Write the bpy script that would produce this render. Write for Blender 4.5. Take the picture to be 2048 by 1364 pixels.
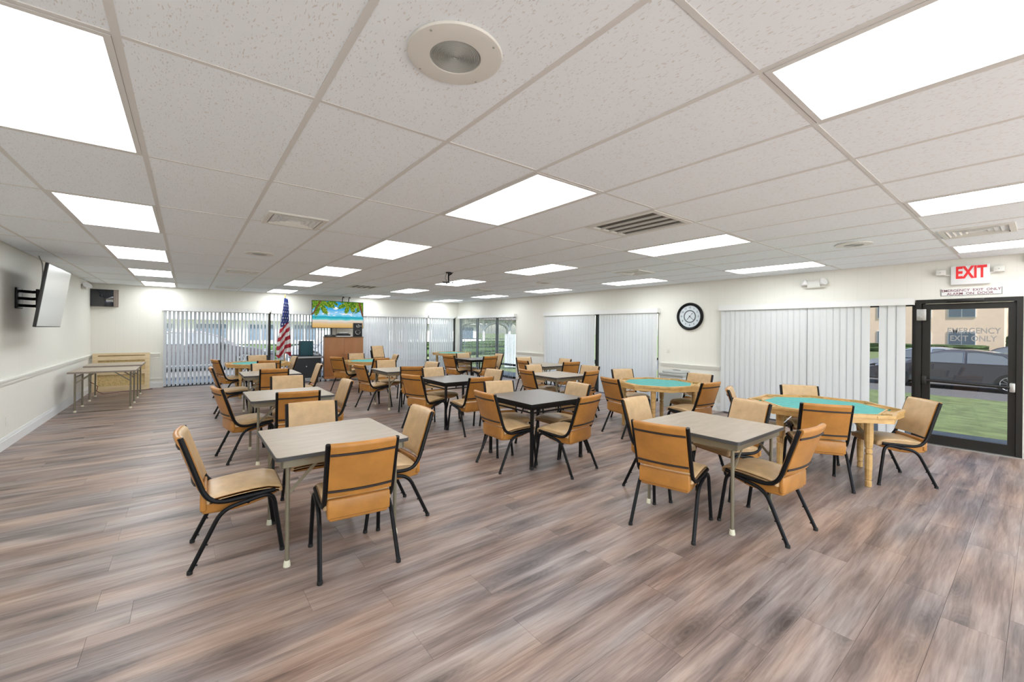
import bpy, bmesh, math, random
from mathutils import Vector, Matrix

for o in list(bpy.data.objects):
    bpy.data.objects.remove(o, do_unlink=True)
S = bpy.context.scene
COL = S.collection
random.seed(7)
PI = math.pi
R = math.radians

# ------------------------------------------------------------------ camera
FPX, YAW, ROLL, V0, CAMZ = 831.9, 0.6633, 0.0095, 660.0, 1.45
_f = Vector((math.sin(YAW), math.cos(YAW), 0))
_r0 = Vector((math.cos(YAW), -math.sin(YAW), 0))
_u0 = Vector((0, 0, 1))
_r = _r0 * math.cos(ROLL) + _u0 * math.sin(ROLL)
_u = -_r0 * math.sin(ROLL) + _u0 * math.cos(ROLL)
cam = bpy.data.objects.new('camera', bpy.data.cameras.new('camera'))
COL.objects.link(cam)
cam.matrix_world = Matrix(((_r.x, _u.x, -_f.x, 0), (_r.y, _u.y, -_f.y, 0), (_r.z, _u.z, -_f.z, CAMZ), (0, 0, 0, 1)))
cam.data.sensor_width = 36
cam.data.lens = FPX / 2048 * 36
cam.data.shift_y = -(682 - V0) / 2048
cam.data.clip_start = 0.02
cam.data.clip_end = 600
S.camera = cam

# ------------------------------------------------------------------ world, sun, exposure
W = bpy.data.worlds.new('sky'); S.world = W; W.use_nodes = True
nt = W.node_tree; nt.nodes.clear()
sky = nt.nodes.new('ShaderNodeTexSky'); sky.sky_type = 'NISHITA'
sky.sun_disc = False; sky.sun_elevation = R(48); sky.sun_rotation = R(215)
sky.air_density = 1.0; sky.dust_density = 1.5
bg = nt.nodes.new('ShaderNodeBackground'); bg.inputs['Strength'].default_value = 0.80
wo = nt.nodes.new('ShaderNodeOutputWorld')
nt.links.new(sky.outputs[0], bg.inputs['Color']); nt.links.new(bg.outputs[0], wo.inputs['Surface'])
sun = bpy.data.objects.new('sun', bpy.data.lights.new('sun', 'SUN')); COL.objects.link(sun)
sun.data.energy = 28.0; sun.data.angle = R(1.5); sun.data.color = (1, .95, .87)
sun.rotation_euler = Vector((0.22, 0.72, -0.88)).to_track_quat('-Z', 'Y').to_euler()
PANEL_EMIT = 9.9
S.view_settings.view_transform = 'Standard'
S.view_settings.look = 'None'
S.view_settings.gamma = 1
S.view_settings.exposure = 0.05
S.view_settings.use_curve_mapping = False

# ------------------------------------------------------------------ room measures (metres)
XL, XR, YB, YF, ZC = -1.68, 7.70, 13.0, -3.2, 2.40
GX0, GY0, GSX, GSY = -0.19, 0.65, 0.61, 1.22        # ceiling grid


def ray(u, v):
    return _f + _r * ((u - 1024) / FPX) + _u * ((V0 - v) / FPX)


CP = Vector((0, 0, CAMZ))


def on_z(u, v, z):
    d = ray(u, v); return CP + d * ((z - CAMZ) / d.z)


def on_x(u, v, x=XR):
    d = ray(u, v); return CP + d * (x / d.x)


def on_y(u, v, y=YB):
    d = ray(u, v); return CP + d * (y / d.y)


# ------------------------------------------------------------------ helpers
def tag(o, label=None, cat=None, group=None, kind=None):
    if label: o['label'] = label
    if cat: o['category'] = cat
    if group: o['group'] = group
    if kind: o['kind'] = kind
    return o


def thing(name, label, cat, loc=(0, 0, 0), rz=0.0, group=None, kind=None):
    o = bpy.data.objects.new(name, None); COL.objects.link(o)
    o.empty_display_size = 0.1
    o.location = loc; o.rotation_euler = (0, 0, rz)
    return tag(o, label, cat, group, kind)


class MB:
    def __init__(s):
        s.v = []; s.f = []; s.m = []

    def add(s, vs, fs, mi=0):
        k = len(s.v)
        s.v += [tuple(p) for p in vs]
        for f in fs:
            s.f.append(tuple(i + k for i in f)); s.m.append(mi)
        return s

    def box(s, x0, y0, z0, x1, y1, z1, mi=0):
        vs = [(x0, y0, z0), (x1, y0, z0), (x1, y1, z0), (x0, y1, z0), (x0, y0, z1), (x1, y0, z1), (x1, y1, z1), (x0, y1, z1)]
        return s.add(vs, [(3, 2, 1, 0), (4, 5, 6, 7), (0, 1, 5, 4), (1, 2, 6, 5), (2, 3, 7, 6), (3, 0, 4, 7)], mi)

    def rbox(s, x0, y0, z0, x1, y1, z1, r=.01, seg=2, mi=0, warp=None, cuts=0):
        bm = bmesh.new()
        bmesh.ops.create_cube(bm, size=1)
        for p in bm.verts:
            p.co = Vector(((x0 + x1) / 2 + p.co.x * (x1 - x0), (y0 + y1) / 2 + p.co.y * (y1 - y0), (z0 + z1) / 2 + p.co.z * (z1 - z0)))
        if cuts:
            bmesh.ops.subdivide_edges(bm, edges=bm.edges[:], cuts=cuts, use_grid_fill=True)
            ed = [e for e in bm.edges if len(e.link_faces) == 2 and e.calc_face_angle(0) > 0.5]
        else:
            ed = bm.edges[:]
        bmesh.ops.bevel(bm, geom=ed, offset=r, segments=seg, affect='EDGES', profile=.5)
        bm.verts.index_update()
        vs = [warp(p.co.copy()) if warp else p.co.copy() for p in bm.verts]
        fs = [[q.index for q in f.verts] for f in bm.faces]
        bm.free()
        return s.add(vs, fs, mi)

    def tube(s, path, r, n=8, mi=0, sx=1.0, cap=True, up=(0, 0, 1)):
        P = [Vector(p) for p in path]
        rr = r if isinstance(r, (list, tuple)) else [r] * len(P)
        rings = []
        ref = None
        for i, p in enumerate(P):
            t = (P[min(i + 1, len(P) - 1)] - P[max(i - 1, 0)]).normalized()
            if ref is None:
                ref = Vector(up) if abs(t.dot(Vector(up))) < .95 else Vector((1, 0, 0))
            a = (ref - t * ref.dot(t)).normalized(); ref = a
            b = t.cross(a)
            rings.append([p + a * (rr[i] * math.cos(2 * PI * k / n)) + b * (rr[i] * sx * math.sin(2 * PI * k / n)) for k in range(n)])
        vs = [q for ring in rings for q in ring]; fs = []
        for i in range(len(P) - 1):
            for k in range(n):
                fs.append((i * n + k, i * n + (k + 1) % n, (i + 1) * n + (k + 1) % n, (i + 1) * n + k))
        if cap:
            fs.append(tuple(range(n - 1, -1, -1))); fs.append(tuple((len(P) - 1) * n + k for k in range(n)))
        return s.add(vs, fs, mi)

    def bar(s, p0, p1, w, t, mi=0, up=(0, 0, 1)):
        p0, p1 = Vector(p0), Vector(p1); d = (p1 - p0).normalized()
        ref = Vector(up) if abs(d.dot(Vector(up))) < .95 else Vector((1, 0, 0))
        a = (ref - d * ref.dot(d)).normalized(); b = d.cross(a)
        vs = [p + a * (sa * w / 2) + b * (sb * t / 2) for p in (p0, p1) for sa, sb in ((-1, -1), (1, -1), (1, 1), (-1, 1))]
        return s.add(vs, [(3, 2, 1, 0), (4, 5, 6, 7), (0, 1, 5, 4), (1, 2, 6, 5), (2, 3, 7, 6), (3, 0, 4, 7)], mi)

    def lathe(s, prof, n=16, c=(0, 0, 0), mi=0, axis='z', sq=None, cap=True):
        vs = []; fs = []
        for (r, h) in prof:
            for k in range(n):
                a = 2 * PI * k / n
                x, y = r * math.cos(a), r * math.sin(a)
                p = (x, y, h) if axis == 'z' else ((h, x, y) if axis == 'x' else (y, h, x))
                vs.append((p[0] + c[0], p[1] + c[1], p[2] + c[2]))
        for i in range(len(prof) - 1):
            for k in range(n):
                fs.append((i * n + k, i * n + (k + 1) % n, (i + 1) * n + (k + 1) % n, (i + 1) * n + k))
        if cap:
            fs.append(tuple(range(n - 1, -1, -1))); fs.append(tuple((len(prof) - 1) * n + k for k in range(n)))
        return s.add(vs, fs, mi)

    def prism(s, poly, z0, z1, mi=0, mtop=None):
        n = len(poly)
        s.add([(x, y, z0) for x, y in poly] + [(x, y, z1) for x, y in poly],
              [(i, (i + 1) % n, n + (i + 1) % n, n + i) for i in range(n)] + [tuple(range(n - 1, -1, -1))], mi)
        return s.add([(x, y, z1) for x, y in poly], [tuple(range(n))], mi if mtop is None else mtop)

    def ringprism(s, outer, inner, z0, z1, mi=0):
        n = len(outer)
        vs = [(x, y, z) for z in (z0, z1) for pl in (outer, inner) for x, y in pl]
        fs = []
        for i in range(n):
            j = (i + 1) % n
            fs += [(i, j, 2 * n + j, 2 * n + i), (n + j, n + i, 3 * n + i, 3 * n + j),
                   (2 * n + i, 2 * n + j, 3 * n + j, 3 * n + i), (j, i, n + i, n + j)]
        return s.add(vs, fs, mi)

    def xf(s, fn):
        s.v = [tuple(fn(Vector(p))) for p in s.v]; return s

    def mesh(s, name, mats, smooth=True, ang=40):
        me = bpy.data.meshes.new(name)
        me.from_pydata(s.v, [], s.f)
        for m in (mats if isinstance(mats, (list, tuple)) else [mats]): me.materials.append(m)
        me.polygons.foreach_set('material_index', s.m)
        if smooth:
            me.shade_smooth(); me.set_sharp_from_angle(angle=R(ang))
        me.update()
        return me

    def build(s, name, mats, parent=None, loc=None, smooth=True, ang=40):
        return link(name, s.mesh(name, mats, smooth, ang), parent, loc)


def link(name, me, parent=None, loc=None, rot=None):
    o = bpy.data.objects.new(name, me); COL.objects.link(o)
    if parent: o.parent = parent
    if loc is not None: o.location = loc
    if rot is not None: o.rotation_euler = rot
    return o


def copy_tree(o, parent=None):
    c = o.copy(); COL.objects.link(c)
    c.parent = parent
    for ch in list(o.children): copy_tree(ch, c)
    return c


def rrect(x0, y0, x1, y1, r, n=4):
    out = []
    for cx, cy, a in ((x1 - r, y1 - r, 0), (x0 + r, y1 - r, 90), (x0 + r, y0 + r, 180), (x1 - r, y0 + r, 270)):
        for k in range(n + 1):
            t = R(a + 90 * k / n); out.append((cx + r * math.cos(t), cy + r * math.sin(t)))
    return out


def text_mesh(txt, size, depth=.002, align='CENTER', name='lettering', bold=0.0):
    cu = bpy.data.curves.new(name, 'FONT'); cu.body = txt; cu.size = size; cu.offset = bold * size; cu.extrude = depth / 2
    cu.align_x = align; cu.align_y = 'CENTER'; cu.resolution_u = 3
    o = bpy.data.objects.new(name, cu); COL.objects.link(o)
    dg = bpy.context.evaluated_depsgraph_get()
    me = bpy.data.meshes.new_from_object(o.evaluated_get(dg))
    bpy.data.objects.remove(o, do_unlink=True)
    me.name = name
    return me


# ------------------------------------------------------------------ materials
def newmat(name):
    m = bpy.data.materials.new(name); m.use_nodes = True
    nt = m.node_tree; b = nt.nodes['Principled BSDF']
    return m, nt, b


def mat(name, col, rough=.5, metal=0, spec=.5, noise=0, nscale=8, bump=0, bscale=60, emit=0, stretch=None, coat=0):
    m, nt, b = newmat(name)
    b.inputs['Base Color'].default_value = (*col, 1); b.inputs['Roughness'].default_value = rough
    b.inputs['Metallic'].default_value = metal; b.inputs['Specular IOR Level'].default_value = spec
    b.inputs['Coat Weight'].default_value = coat
    if emit:
        b.inputs['Emission Color'].default_value = (*col, 1); b.inputs['Emission Strength'].default_value = emit
    if noise or bump:
        tc = nt.nodes.new('ShaderNodeTexCoord')
        src = tc.outputs['Object']
        if stretch:
            mp = nt.nodes.new('ShaderNodeMapping'); mp.inputs['Scale'].default_value = stretch
            nt.links.new(src, mp.inputs['Vector']); src = mp.outputs[0]
    if noise:
        n = nt.nodes.new('ShaderNodeTexNoise'); n.inputs['Scale'].default_value = nscale; n.inputs['Detail'].default_value = 4
        nt.links.new(src, n.inputs['Vector'])
        cr = nt.nodes.new('ShaderNodeValToRGB')
        cr.color_ramp.elements[0].position = .3; cr.color_ramp.elements[1].position = .7
        cr.color_ramp.elements[0].color = (*[c * (1 - noise) for c in col], 1)
        cr.color_ramp.elements[1].color = (*[min(1, c * (1 + noise)) for c in col], 1)
        nt.links.new(n.outputs['Fac'], cr.inputs[0]); nt.links.new(cr.outputs[0], b.inputs['Base Color'])
    if bump:
        n2 = nt.nodes.new('ShaderNodeTexNoise'); n2.inputs['Scale'].default_value = bscale; n2.inputs['Detail'].default_value = 3
        nt.links.new(src, n2.inputs['Vector'])
        bp = nt.nodes.new('ShaderNodeBump'); bp.inputs['Strength'].default_value = bump; bp.inputs['Distance'].default_value = .004
        nt.links.new(n2.outputs['Fac'], bp.inputs['Height']); nt.links.new(bp.outputs[0], b.inputs['Normal'])
    return m


def glass(name, tint=(.9, .95, .95), refl=.9):
    m = bpy.data.materials.new(name); m.use_nodes = True; nt = m.node_tree; nt.nodes.clear()
    t = nt.nodes.new('ShaderNodeBsdfTransparent'); t.inputs[0].default_value = (*tint, 1)
    g = nt.nodes.new('ShaderNodeBsdfGlossy'); g.inputs['Roughness'].default_value = .01; g.inputs[0].default_value = (refl, refl, refl, 1)
    f = nt.nodes.new('ShaderNodeFresnel'); ge = nt.nodes.new('ShaderNodeNewGeometry')
    nt.links.new(math_node(nt, 'SUBTRACT', 1.5, math_node(nt, 'MULTIPLY', ge.outputs['Backfacing'], 1.5 - 1 / 1.5)), f.inputs[0])   # same reflectance from both sides
    mx = nt.nodes.new('ShaderNodeMixShader'); o = nt.nodes.new('ShaderNodeOutputMaterial')
    nt.links.new(f.outputs[0], mx.inputs[0]); nt.links.new(t.outputs[0], mx.inputs[1]); nt.links.new(g.outputs[0], mx.inputs[2])
    nt.links.new(mx.outputs[0], o.inputs[0])
    return m


def math_node(nt, op, a, b=None, c=None):
    n = nt.nodes.new('ShaderNodeMath'); n.operation = op
    for i, x in enumerate((a, b, c)):
        if x is None: continue
        if isinstance(x, (int, float)): n.inputs[i].default_value = x
        else: nt.links.new(x, n.inputs[i])
    return n.outputs[0]


def ramp(nt, fac, stops):
    cr = nt.nodes.new('ShaderNodeValToRGB'); e = cr.color_ramp.elements
    while len(e) < len(stops): e.new(.5)
    for k, (p, c) in enumerate(stops):
        e[k].position = p; e[k].color = (*c, 1)
    nt.links.new(fac, cr.inputs[0]); return cr.outputs[0]


def floor_material(name, use_attr):
    m, nt, b = newmat(name)
    N = nt.nodes; L = nt.links
    geo = N.new('ShaderNodeNewGeometry')
    if use_attr:
        at = N.new('ShaderNodeAttribute'); at.attribute_name = 'pid'; pid = at.outputs['Fac']
    else:
        oi = N.new('ShaderNodeObjectInfo'); pid = oi.outputs['Random']
    off = N.new('ShaderNodeCombineXYZ')
    L.new(math_node(nt, 'MULTIPLY', pid, 37.0), off.inputs[0]); L.new(math_node(nt, 'MULTIPLY', pid, 91.0), off.inputs[1])
    L.new(math_node(nt, 'MULTIPLY', pid, 53.0), off.inputs[2])
    add = N.new('ShaderNodeVectorMath'); add.operation = 'ADD'
    L.new(geo.outputs['Position'], add.inputs[0]); L.new(off.outputs[0], add.inputs[1])

    def noise(scale, vec_scale, detail=3, dist=0.0, world=False):
        mp = N.new('ShaderNodeMapping'); mp.inputs['Scale'].default_value = vec_scale
        L.new(geo.outputs['Position'] if world else add.outputs[0], mp.inputs['Vector'])
        n = N.new('ShaderNodeTexNoise'); n.inputs['Scale'].default_value = scale; n.inputs['Detail'].default_value = detail
        n.inputs['Distortion'].default_value = dist
        L.new(mp.outputs[0], n.inputs['Vector']); return n.outputs['Fac']
    broad = noise(1.0, (.8, 7.5, 1), 4, .6, True)
    broad2 = noise(1.0, (.8, 9.0, 1), 3, .6)
    fine = noise(1.0, (7, 120, 1), 3, .3)
    mid = noise(1.0, (1.6, 30, 1), 4, 1.0)
    # knots
    mp = N.new('ShaderNodeMapping'); mp.inputs['Scale'].default_value = (1.5, 5.2, 1)
    L.new(add.outputs[0], mp.inputs['Vector'])
    vo = N.new('ShaderNodeTexVoronoi'); vo.inputs['Scale'].default_value = 1.0; vo.inputs['Randomness'].default_value = 1
    L.new(mp.outputs[0], vo.inputs['Vector'])
    knot = ramp(nt, vo.outputs['Distance'], [(0, (0, 0, 0)), (.09, (.32, .32, .32)), (.42, (1, 1, 1))])
    # growth rings around the knots, only close to them
    ring = math_node(nt, 'MULTIPLY', math_node(nt, 'SINE', math_node(nt, 'ADD', math_node(nt, 'MULTIPLY', vo.outputs['Distance'], 95.0), math_node(nt, 'MULTIPLY', mid, 16.0))), .5)
    near = ramp(nt, vo.outputs['Distance'], [(0, (1, 1, 1)), (.45, (0, 0, 0))])
    v = math_node(nt, 'ADD', math_node(nt, 'MULTIPLY', broad, .80), math_node(nt, 'MULTIPLY', mid, .40))
    v = math_node(nt, 'ADD', v, math_node(nt, 'MULTIPLY', math_node(nt, 'SUBTRACT', broad2, .5), .34))
    v = math_node(nt, 'ADD', v, math_node(nt, 'MULTIPLY', fine, .30))
    v = math_node(nt, 'ADD', v, math_node(nt, 'MULTIPLY', math_node(nt, 'MULTIPLY', ring, near), .10))
    v = math_node(nt, 'ADD', v, math_node(nt, 'MULTIPLY', math_node(nt, 'SUBTRACT', pid, .5), .02))
    v = math_node(nt, 'SUBTRACT', v, .25)
    c = ramp(nt, v, [(.20, (.085, .064, .057)), (.38, (.185, .138, .119)), (.54, (.300, .235, .203)), (.72, (.420, .345, .300)), (.95, (.50, .430, .385))])
    mk = N.new('ShaderNodeMix'); mk.data_type = 'RGBA'; mk.blend_type = 'MULTIPLY'; mk.inputs[0].default_value = .75
    L.new(c, mk.inputs['A']); L.new(knot, mk.inputs['B'])
    # warm tint per region
    warm = noise(1.0, (.9, 4, 1), 2, 0, True)
    tint = ramp(nt, warm, [(.35, (.90, .95, 1.04)), (.65, (1.16, .98, .85))])
    mk2 = N.new('ShaderNodeMix'); mk2.data_type = 'RGBA'; mk2.blend_type = 'MULTIPLY'; mk2.inputs[0].default_value = .8
    L.new(mk.outputs['Result'], mk2.inputs['A']); L.new(tint, mk2.inputs['B'])
    L.new(mk2.outputs['Result'], b.inputs['Base Color'])
    b.inputs['Roughness'].default_value = .38; b.inputs['Specular IOR Level'].default_value = .45
    bp = N.new('ShaderNodeBump'); bp.inputs['Strength'].default_value = .12; bp.inputs['Distance'].default_value = .002
    L.new(fine, bp.inputs['Height']); L.new(bp.outputs[0], b.inputs['Normal'])
    return m


def tile_material():
    m, nt, b = newmat('acoustic_tile'); N = nt.nodes; L = nt.links
    geo = N.new('ShaderNodeNewGeometry'); oi = N.new('ShaderNodeObjectInfo')
    add = N.new('ShaderNodeVectorMath'); add.operation = 'ADD'
    cb = N.new('ShaderNodeCombineXYZ'); L.new(math_node(nt, 'MULTIPLY', oi.outputs['Random'], 40), cb.inputs[0]); L.new(math_node(nt, 'MULTIPLY', oi.outputs['Random'], 70), cb.inputs[1])
    L.new(geo.outputs['Position'], add.inputs[0]); L.new(cb.outputs[0], add.inputs[1])
    outs = []
    for rz, sc in ((0.3, (190, 52, 1)), (1.4, (180, 56, 1)), (2.4, (200, 58, 1))):
        mp = N.new('ShaderNodeMapping'); mp.inputs['Rotation'].default_value = (0, 0, rz); mp.inputs['Scale'].default_value = sc
        L.new(add.outputs[0], mp.inputs['Vector'])
        n = N.new('ShaderNodeTexNoise'); n.inputs['Scale'].default_value = 1; n.inputs['Detail'].default_value = 0
        L.new(mp.outputs[0], n.inputs['Vector']); outs.append(n.outputs['Fac'])
    mx = math_node(nt, 'MAXIMUM', math_node(nt, 'MAXIMUM', outs[0], outs[1]), outs[2])
    c = ramp(nt, mx, [(0, (.885, .93, .965)), (.755, (.885, .93, .965)), (.80, (.72, .715, .70))])
    L.new(c, b.inputs['Base Color']); b.inputs['Roughness'].default_value = .95; b.inputs['Specular IOR Level'].default_value = .1
    return m


def wall_material(axis):
    m, nt, b = newmat('cream_paint_' + axis); N = nt.nodes; L = nt.links
    geo = N.new('ShaderNodeNewGeometry'); sp = N.new('ShaderNodeSeparateXYZ'); L.new(geo.outputs['Position'], sp.inputs[0])
    src = sp.outputs[0 if axis == 'x' else 1]
    fr = math_node(nt, 'FRACT', math_node(nt, 'MULTIPLY', src, 1 / .135))
    g = math_node(nt, 'LESS_THAN', math_node(nt, 'ABSOLUTE', math_node(nt, 'SUBTRACT', fr, .5)), .035)
    c = ramp(nt, g, [(0, (.82, .805, .735)), (1, (.80, .785, .715))])
    L.new(c, b.inputs['Base Color']); b.inputs['Roughness'].default_value = .6; b.inputs['Specular IOR Level'].default_value = .25
    bp = N.new('ShaderNodeBump'); bp.inputs['Strength'].default_value = .22; bp.inputs['Distance'].default_value = -.002
    L.new(g, bp.inputs['Height']); L.new(bp.outputs[0], b.inputs['Normal'])
    return m


def vane_material():
    m = bpy.data.materials.new('vinyl_vane'); m.use_nodes = True; nt = m.node_tree; nt.nodes.clear()
    d = nt.nodes.new('ShaderNodeBsdfDiffuse'); d.inputs[0].default_value = (.78, .79, .79, 1)
    t = nt.nodes.new('ShaderNodeBsdfTranslucent'); t.inputs[0].default_value = (.74, .78, .80, 1)
    mx = nt.nodes.new('ShaderNodeMixShader'); mx.inputs[0].default_value = .22
    o = nt.nodes.new('ShaderNodeOutputMaterial')
    nt.links.new(d.outputs[0], mx.inputs[1]); nt.links.new(t.outputs[0], mx.inputs[2]); nt.links.new(mx.outputs[0], o.inputs[0])
    return m


def wood_material(name, dark, light, sc=(3, 3, 30), rough=.4):
    m, nt, b = newmat(name); N = nt.nodes; L = nt.links
    tc = N.new('ShaderNodeTexCoord'); mp = N.new('ShaderNodeMapping'); mp.inputs['Scale'].default_value = sc
    L.new(tc.outputs['Object'], mp.inputs['Vector'])
    n = N.new('ShaderNodeTexNoise'); n.inputs['Scale'].default_value = 2; n.inputs['Detail'].default_value = 5; n.inputs['Distortion'].default_value = .6
    L.new(mp.outputs[0], n.inputs['Vector'])
    L.new(ramp(nt, n.outputs['Fac'], [(.3, dark), (.7, light)]), b.inputs['Base Color']); b.inputs['Roughness'].default_value = rough
    return m


def emission(name, col, st):
    m = bpy.data.materials.new(name); m.use_nodes = True; nt = m.node_tree; nt.nodes.clear()
    e = nt.nodes.new('ShaderNodeEmission'); e.inputs[0].default_value = (*col, 1); e.inputs[1].default_value = st
    o = nt.nodes.new('ShaderNodeOutputMaterial'); nt.links.new(e.outputs[0], o.inputs[0]); return m


M = dict(
    plank=floor_material('vinyl_plank', False), plankfield=floor_material('vinyl_plank_field', True),
    subfloor=mat('subfloor_dark', (.05, .04, .035), .8), tile=tile_material(), grid=mat('grid_white', (.70, .69, .665), .6),
    plenum=mat('plenum_grey', (.25, .25, .25), .9),
    wallx=wall_material('x'), wally=wall_material('y'), trim=mat('white_trim', (.80, .80, .79), .45),
    rail=mat('cream_trim', (.82, .81, .75), .5),
    bronze=mat('dark_bronze', (.022, .020, .018), .4, .3), clear=glass('clear_glass', (.93, .95, .95)),
    tinted=glass('tinted_glass', (.46, .475, .485)), doorglass=glass('door_glass', (.21, .215, .218)), cornerglass=glass('corner_glass', (.30, .31, .315)), vane=vane_material(), val=mat('valance_white', (.80, .80, .78), .5),
    lens=emission('lit_lens', (.925, .968, 1.0), PANEL_EMIT),
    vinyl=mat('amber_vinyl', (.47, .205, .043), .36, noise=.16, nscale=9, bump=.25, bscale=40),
    vinylwornsheen=mat('worn_sheen_tan_vinyl', (.58, .39, .205), .38, noise=.13, nscale=11, bump=.25, bscale=40),  # lighter tan: wear together with window sheen put into the colour
    black=mat('black_enamel', (.007, .007, .008), .38, spec=.2), seam=mat('dark_seam', (.02, .012, .009), .6),
    rubber=mat('black_rubber', (.015, .015, .015), .7), ivory=mat('ivory_cap', (.72, .68, .52), .6),
    lam=wood_material('tan_laminate', (.355, .285, .21), (.425, .35, .265), (2.2, 11, 3), .36),
    edge=mat('dark_edge', (.05, .05, .052), .5), olive=mat('olive_metal', (.235, .205, .145), .42, .35),
    slate=mat('dark_laminate', (.155, .132, .116), .34, spec=.6),
    oak=wood_material('honey_oak', (.50, .29, .095), (.68, .44, .18), (4, 4, 14), .32),
    felt=mat('teal_felt', (.125, .42, .385), .9, noise=.12, nscale=30, spec=.2), feltg=mat('green_felt', (.03, .20, .12), .9),
    chrome=mat('bright_metal', (.7, .7, .7), .2, 1), white=mat('white_plastic', (.82, .82, .82), .4),
    offwhite=mat('offwhite_plastic', (.74, .73, .68), .45), grey=mat('grey_plastic', (.40, .41, .39), .5),
    bag=mat('clear_bag', (.55, .57, .56), .25, bump=.5, bscale=30), red=mat('sign_red', (.78, .02, .025), .5, emit=.08),
    ink=mat('black_ink', (.02, .02, .02), .6), inkred=mat('maroon_ink', (.18, .03, .05), .6),
    vinylgrey=mat('grey_letter', (.27, .265, .26), .6), alu=mat('brushed_steel', (.52, .52, .50), .35, .8),
    dark=mat('dark_void', (.006, .006, .006), .9), filter=mat('return_filter', (.115, .11, .095), .95, noise=.35, nscale=60),
    screen=mat('glossy_screen', (.52, .52, .50), .22, spec=.8), tvback=mat('tv_shell', (.02, .02, .022), .4),  # screen: pale grey base stands in for the room reflected in it
    taupe=mat('taupe_case', (.27, .22, .185), .6), glossblack=mat('gloss_black_glass', (.004, .007, .014), .06, spec=.9),
    pine=wood_material('pine_frame', (.64, .48, .27), (.74, .59, .37), (2, 9, 9), .55),
    osb=mat('chip_board', (.60, .44, .20), .7, noise=.3, nscale=26, stretch=(3, 1, 1)),
    cab=wood_material('brown_cabinet', (.34, .135, .040), (.40, .165, .055), (3, 3, 1), .38),
    cabedge=mat('cabinet_edge', (.12, .07, .035), .5), navy=mat('black_cart', (.016, .019, .024), .55),
    tolex=mat('teal_speaker_cloth', (.022, .075, .095), .9), greyedge=mat('grey_tray', (.36, .37, .38), .4, .3),
    cone=mat('speaker_cone', (.03, .03, .03), .6), cream=mat('cream_plate', (.80, .78, .70), .5),
    clockface=mat('pale_blue_face', (.66, .72, .76), .6), clockring=mat('grey_ring', (.12, .13, .14), .6),
    flagblue=mat('flag_blue', (.018, .035, .17), .8), flagred=mat('flag_red', (.42, .018, .035), .8), flagwhite=mat('flag_white', (.76, .74, .74), .8),
    gold=mat('brass', (.50, .34, .10), .3, .9),
    grass=mat('lawn_grass', (.125, .165, .065), .95, noise=.35, nscale=3.0, bump=.8, bscale=40), concrete=mat('sidewalk_concrete', (.42, .41, .39), .9, noise=.08, nscale=5),
    asphalt=mat('asphalt', (.11, .11, .115), .9, noise=.1, nscale=9), peach=mat('peach_stucco', (.86, .66, .51), .9, noise=.04, nscale=2),
    pale=mat('pale_stucco', (.70, .68, .63), .9, noise=.04, nscale=2), winblue=mat('window_glass', (.10, .14, .19), .12, spec=.8),
    winwhite=mat('window_frame_white', (.75, .75, .74), .6), roofw=mat('roof_white', (.66, .65, .63), .8),
    leaf=mat('hedge_leaf', (.045, .085, .022), .9, noise=.5, nscale=9, bump=1, bscale=20), trunk=mat('bark', (.12, .09, .065), .95),
    cardark=mat('car_paint_charcoal', (.10, .095, .11), .22, .4, coat=.6), carsilver=mat('car_paint_silver', (.50, .54, .60), .25, .5, coat=.5),
    carwhite=mat('car_paint_white', (.75, .76, .78), .3, coat=.5), carglass=mat('car_glass', (.14, .16, .18), .08, spec=.9),
    tyre=mat('tyre', (.012, .012, .012), .8), rim=mat('alloy_rim', (.62, .63, .64), .3, .7), tail=mat('tail_light', (.4, .01, .01), .3),
    shingle=mat('dark_shingle', (.12, .11, .105), .9, noise=.25, nscale=8), gazwhite=mat('gazebo_white', (.75, .75, .74), .6),
    cable=mat('cable_black', (.015, .015, .015), .6), cablew=mat('cable_grey', (.35, .34, .32), .6),
)

# ================================================================== SETTING
# ---- floor: slab + planks
slab = MB().box(XL - .1, YF - .1, -.20, XR + .1, YB + .1, -.006).build('floor', M['subfloor'], smooth=False)
tag(slab, 'grey-brown wood-look plank floor of the whole room', 'floor', kind='structure')
PW, PLN, GAP = .22, 1.22, .0011
plk = []
nrows = int((YB - YF) / PW) + 1
for r in range(nrows):
    y0 = YF + r * PW; y1 = min(y0 + PW, YB)
    if y1 - y0 < .03: continue
    off = -.357 if r % 2 == 0 else random.uniform(0, PLN)
    x = off
    while x > XL: x -= PLN
    while x < XR:
        a, b_ = max(x, XL), min(x + PLN, XR)
        if b_ - a > .02: plk.append((a, b_, y0, y1))
        x += PLN


def seen_size(p):
    cx, cy = (p[0] + p[1]) / 2, (p[2] + p[3]) / 2
    d = Vector((cx, cy, -CAMZ)); dep = d.dot(_f)
    if dep < .3: return 0
    u = 1024 + FPX * d.dot(_r) / dep; v = V0 - FPX * d.dot(_u) / dep
    if u < -250 or u > 2300 or v > 1500: return 0
    return 1 / dep ** 3 * (p[1] - p[0])


plk.sort(key=seen_size, reverse=True)
cache = {}
for a, b_, y0, y1 in plk[:300]:
    key = (round(b_ - a, 3), round(y1 - y0, 3))
    if key not in cache:
        w, d = b_ - a - GAP, y1 - y0 - GAP
        cache[key] = MB().box(-w / 2, -d / 2, -.006, w / 2, d / 2, 0).mesh('plank', M['plank'], smooth=False)
    link('plank', cache[key], slab, ((a + b_) / 2, (y0 + y1) / 2, 0))
mb = MB(); pids = []
for a, b_, y0, y1 in plk[300:]:
    mb.box(a + GAP / 2, y0 + GAP / 2, -.006, b_ - GAP / 2, y1 - GAP / 2, 0); pids += [random.random()] * 6
pf = mb.build('plank_field', M['plankfield'], slab, smooth=False); pf['kind'] = 'stuff'
at = pf.data.attributes.new('pid', 'FLOAT', 'FACE'); at.data.foreach_set('value', pids)

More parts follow.
